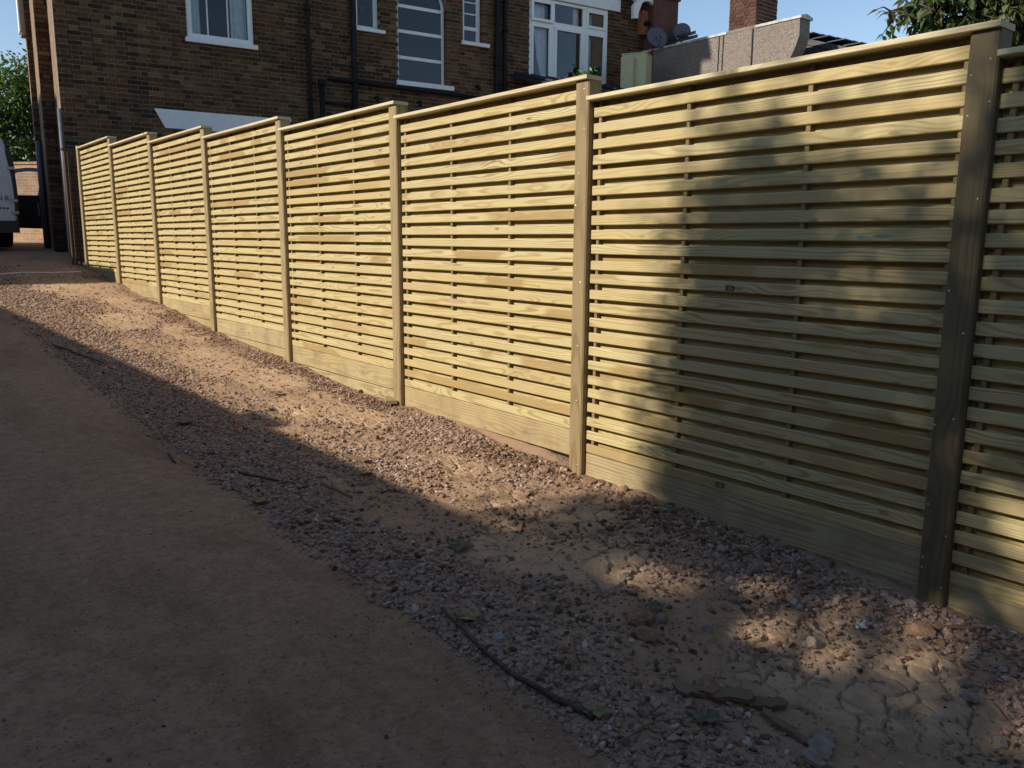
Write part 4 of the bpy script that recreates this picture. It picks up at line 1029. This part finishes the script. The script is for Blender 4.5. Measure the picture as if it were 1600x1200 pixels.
# ------------------------------------------------------------------ debris
def gz(x, y): return float(verge_h(np.array(float(x)), np.array(float(y)))) if x > -1.66 else float(drive_h(np.array(float(x)), np.array(float(y))))
def rock(x, y, s_, mat, label, name='rock', fl=.7, seed=0, cat='rock'):
    v = rocky(IV2, 900+seed, 12, .5, .8)*np.array((s_, s_*.8, s_*fl)); v += rng.normal(0, s_*.02, v.shape)
    a = seed*1.7; ca, sa = math.cos(a), math.sin(a); v = np.stack([v[:,0]*ca-v[:,1]*sa, v[:,0]*sa+v[:,1]*ca, v[:,2]], -1)
    o = link(name, np_mesh('rock', v, IF2), mat, None, (x, y, gz(x, y)+s_*fl*.35)); return tag(o, label, cat, 'larger stones on the verge')
RK = [(-.83,.73,.036,M_ROCKP,'pale cream rock standing at the edge of the cracked soil patch'),(-.98,.41,.034,M_ROCK,'grey angular stone on bare soil right of the flaking earth lumps'),
      (-.72,.73,.022,M_ROCKP,'small pale stone just right of the cream rock'),(-.90,.27,.026,M_ROCK,'grey stone right of the fallen leaf on bare soil'),
      (-.69,-.01,.038,M_ROCKP,'tan rock half sunk in the sunlit cracked soil'),(-.33,.47,.040,M_ROCK,'dark grey broken lump near the foot of the shaded panel'),
      (-.78,-.62,.030,M_ROCK,'rounded stone close to the bottom right corner'),(-1.14,-.32,.028,M_ROCK,'grey block beside the grey slate offcut at the bottom'),
      (-1.53,.64,.030,M_CONC,'whitish mortar lump beside the dark branch'),(-.18,-.02,.034,M_ROCKP,'leftmost pinkish stone at the foot of the shaded post'),
      (-.13,-.07,.032,M_ROCK,'second pinkish stone from the left at the shaded post foot'),(-.46,.21,.030,M_CONC,'flat grey concrete crumb in the gravel below the shaded panel'),
      (-.62,-.48,.034,M_ROCK,'large grey pink stone near the right frame edge'),(-.55,-.44,.030,M_ROCK,'pink stone behind the large one near the right edge'),
      (.03,4.42,.025,M_TRIM,'small black lump at the foot of the fifth panel')]
for i, (x, y, s_, mt, lb) in enumerate(RK): rock(x, y, s_, mt, lb, seed=i)
CL = [(-.05,1.72,.050,'large brown earth clod just right of the sunlit post'),(-.02,1.50,.040,'second brown earth clod right of the sunlit post'),(-.12,1.30,.045,'brown earth clod by the gravel board where the shade begins'),
      (-1.05,.45,.065,'flaking brown earth slab on bare soil'),(-1.12,.36,.050,'lower flaking brown earth lump'),(-1.22,.02,.06,'brown earth lump left of the wood scraps'),(-.30,-.18,.06,'brown earth heap in front of the shaded post'),(-.18,1.95,.045,'brown clod left of the sunlit post')]
for i, (x, y, s_, lb) in enumerate(CL):
    v = rocky(IV2, 700+i, 8, .6, .9)*np.array((s_, s_*.85, s_*.6)); v *= 1+rng.normal(0, .05, (len(v), 1))
    o = link('earth_clod', np_mesh('clod', v, IF2), M_CLODM, None, (x, y, gz(x, y)+s_*.2), (0, 0, i*1.3)); tag(o, lb, 'earth clod', 'big earth clods')
def stick(pts, rad, mat, name, label, cat, lift=.012):
    P_ = [(x, y, gz(x, y)+lift) for x, y in pts]; Q = []
    for i in range(len(P_)-1):
        for k in range(4): t_ = k/4; Q.append([P_[i][c_]*(1-t_)+P_[i+1][c_]*t_ for c_ in range(3)])
    Q.append(list(P_[-1])); Q = [(a+random.gauss(0, .0025), b+random.gauss(0, .0025), c_+random.gauss(0, .002)) for a, b, c_ in Q]
    n = len(Q); mb = MB(); mb.tube(Q, [rad*(1-.45*i/n)*random.uniform(.9, 1.1) for i in range(n)], 8)
    o = link(name, mb.me('stick', True), mat); return tag(o, label, cat)
stick([(-1.60,.12),(-1.62,.27),(-1.64,.43),(-1.62,.66),(-1.56,.93)], .0105, M_BRANCH, 'branch', 'long dark bent branch lying along the drive edge', 'branch', .018)
stick([(-1.31,2.38),(-1.28,2.13)], .010, M_TWIG, 'stick', 'short reddish brown stick on the gravel in shade', 'stick', .022)
stick([(-1.33,.49),(-1.43,.38),(-1.53,.28)], .005, M_TWIG, 'twig', 'thin brown upright looking twig on gravel right of the branch', 'twig', .02)
stick([(-1.75,3.42),(-1.78,3.22)], .007, M_BRANCH, 'twig', 'dark twig lying on the drive near the gravel edge', 'twig', .006)
stick([(-1.63,.0),(-1.50,.0),(-1.38,-.04)], .003, M_TWIG, 'twig', 'pale thin straw twig near the bottom edge', 'twig', .022)
stick([(-1.56,2.85),(-1.50,2.62),(-1.40,2.5)], .008, M_BRANCH, 'stick', 'dark stick half buried in shaded gravel near the drive', 'stick', .016)
stick([(-.30,-.16),(-.20,-.22),(-.10,-.32)], .010, M_TWIG, 'stick', 'reddish bark stick at the foot of the rightmost panel', 'stick', .015)
stick([(-1.62,7.3),(-1.52,6.7),(-1.45,6.2)], .010, M_BRANCH, 'stick', 'dark stick along the far gravel edge in shade', 'stick', .016)
def plank(x, y, rz, L_, w, th_, mat, name, label, cat, tilt=(0, 0)):
    n = 9; top_ = [(-L_/2+L_*i/n+random.uniform(-.006, .006), w/2*random.uniform(.55, 1.1)) for i in range(n+1)]; bot_ = [(a, -w/2*random.uniform(.55, 1.1)) for a, _ in top_][::-1]
    mb = MB(); mb.prism(top_+[(L_/2+.02*random.random(), 0)]+bot_+[(-L_/2-.03*random.random(), .01)], -th_/2, th_/2, 'z'); mb.v = [(a, b, c_+.03*a*a/L_+random.uniform(-.002, .002)) for a, b, c_ in mb.v]
    o = link(name, mb.me('scrap'), mat, None, (x, y, gz(x, y)+.018), (tilt[0], tilt[1], rz)); return tag(o, label, cat)
plank(-1.235, -.01, R(-60), .20, .055, .012, M_SCRAP, 'wood_scrap', 'longer weathered wood scrap lying on the soil at bottom', 'wood scrap', (R(6), R(-5)))
plank(-1.15, -.13, R(-35), .10, .045, .012, M_SCRAP, 'wood_scrap', 'short weathered wood scrap right of the longer one', 'wood scrap', (R(10), R(4)))
plank(-1.21, -.24, R(-95), .14, .03, .012, M_SCRAP, 'wood_scrap', 'narrow wood sliver leading down to the slate offcut', 'wood scrap', (R(0), R(6)))
plank(-1.22, -.34, R(20), .15, .065, .010, M_ROCK, 'slate_offcut', 'grey brown slate offcut at the bottom edge', 'slate', (R(14), R(4)))
plank(-.93, 2.72, R(-70), .16, .04, .015, M_SCRAP, 'wood_scrap', 'pale wood sliver at the shadow edge on the gravel', 'wood scrap', (R(8), R(3)))
# fallen leaves
def fleaf(x, y, s_, mat, label, seed):
    r_ = random.Random(seed); N = 15; vv = [(0, 0, .006)]
    for i in range(N):
        a = 2*math.pi*i/N; lob = .55+.45*abs(math.cos(a*2.5)); rad = s_*lob*r_.uniform(.85, 1.1); vv.append((rad*math.cos(a), rad*math.sin(a), .012*r_.uniform(-.3, 1.0)+.1*rad*abs(math.sin(a))))
    mb = MB(); mb.add(vv, [(0, 1+i, 1+(i+1) % N) for i in range(N)])
    o = link('fallen_leaf', mb.me('leaf'), mat, None, (x, y, gz(x, y)+.018), (r_.uniform(-.2, .2), r_.uniform(-.2, .2), r_.uniform(0, 6)))
    sm = o.modifiers.new('thick', 'SOLIDIFY'); sm.thickness = .0012
    tag(o, label, 'leaf', 'fallen leaves')
for i, (x, y, s_, mt, lb) in enumerate([(-1.52,.81,.045,M_DRYL,'yellowish fallen leaf beside the upper end of the branch'),(-1.17,1.36,.055,M_DRYL2,'green fallen leaf on gravel left of the cracked soil'),
    (-1.58,.14,.04,M_DRYL,'pale fallen leaf under the lower end of the branch'),(-1.34,-.07,.045,M_DRYL2,'green fallen leaf near the bottom wood scraps'),
    (-1.47,4.02,.07,M_DRYL2,'dark green leaf pair on the shaded far gravel'),(-1.03,2.45,.05,M_DRYL,'yellow green leaf at the shadow edge on the gravel'),
    (-.94,.47,.035,M_DRYL2,'small green leaf by the grey stone on bare soil'),(-.62,4.55,.06,M_DRYL2,'green leaf on sunlit soil beside the shadow edge'),
    (-1.66,2.35,.05,M_DRYL,'dry leaf at the drive edge in shade')]): fleaf(x, y, s_, mt, lb, i)
mb = MB()
for i in range(5): mb.tube([(random.gauss(0, .008), random.gauss(0, .008), .004), (random.gauss(0, .03), random.gauss(0, .03), random.uniform(.01, .03))], [.006, .003], 5)
o = link('white_scrap', mb.me(), M_PLASTW, None, (-.45, -.04, gz(-.45, -.04))); tag(o, 'tiny white scrap on the soil in front of the shaded post', 'scrap')
Q = [(x, y, gz(-1.6, y)+.012 if x < -1.66 else gz(x, y)+.012) for x, y in [(-1.5,12.55),(-1.25,12.75),(-1.0,12.82),(-.7,12.78),(-.4,12.84),(-.22,12.80)]]
mb = MB(); mb.tube(Q, .008, 6); o = link('string', mb.me('string', True), M_PLASTW); tag(o, 'pale string lying across the far end of the soil', 'string')
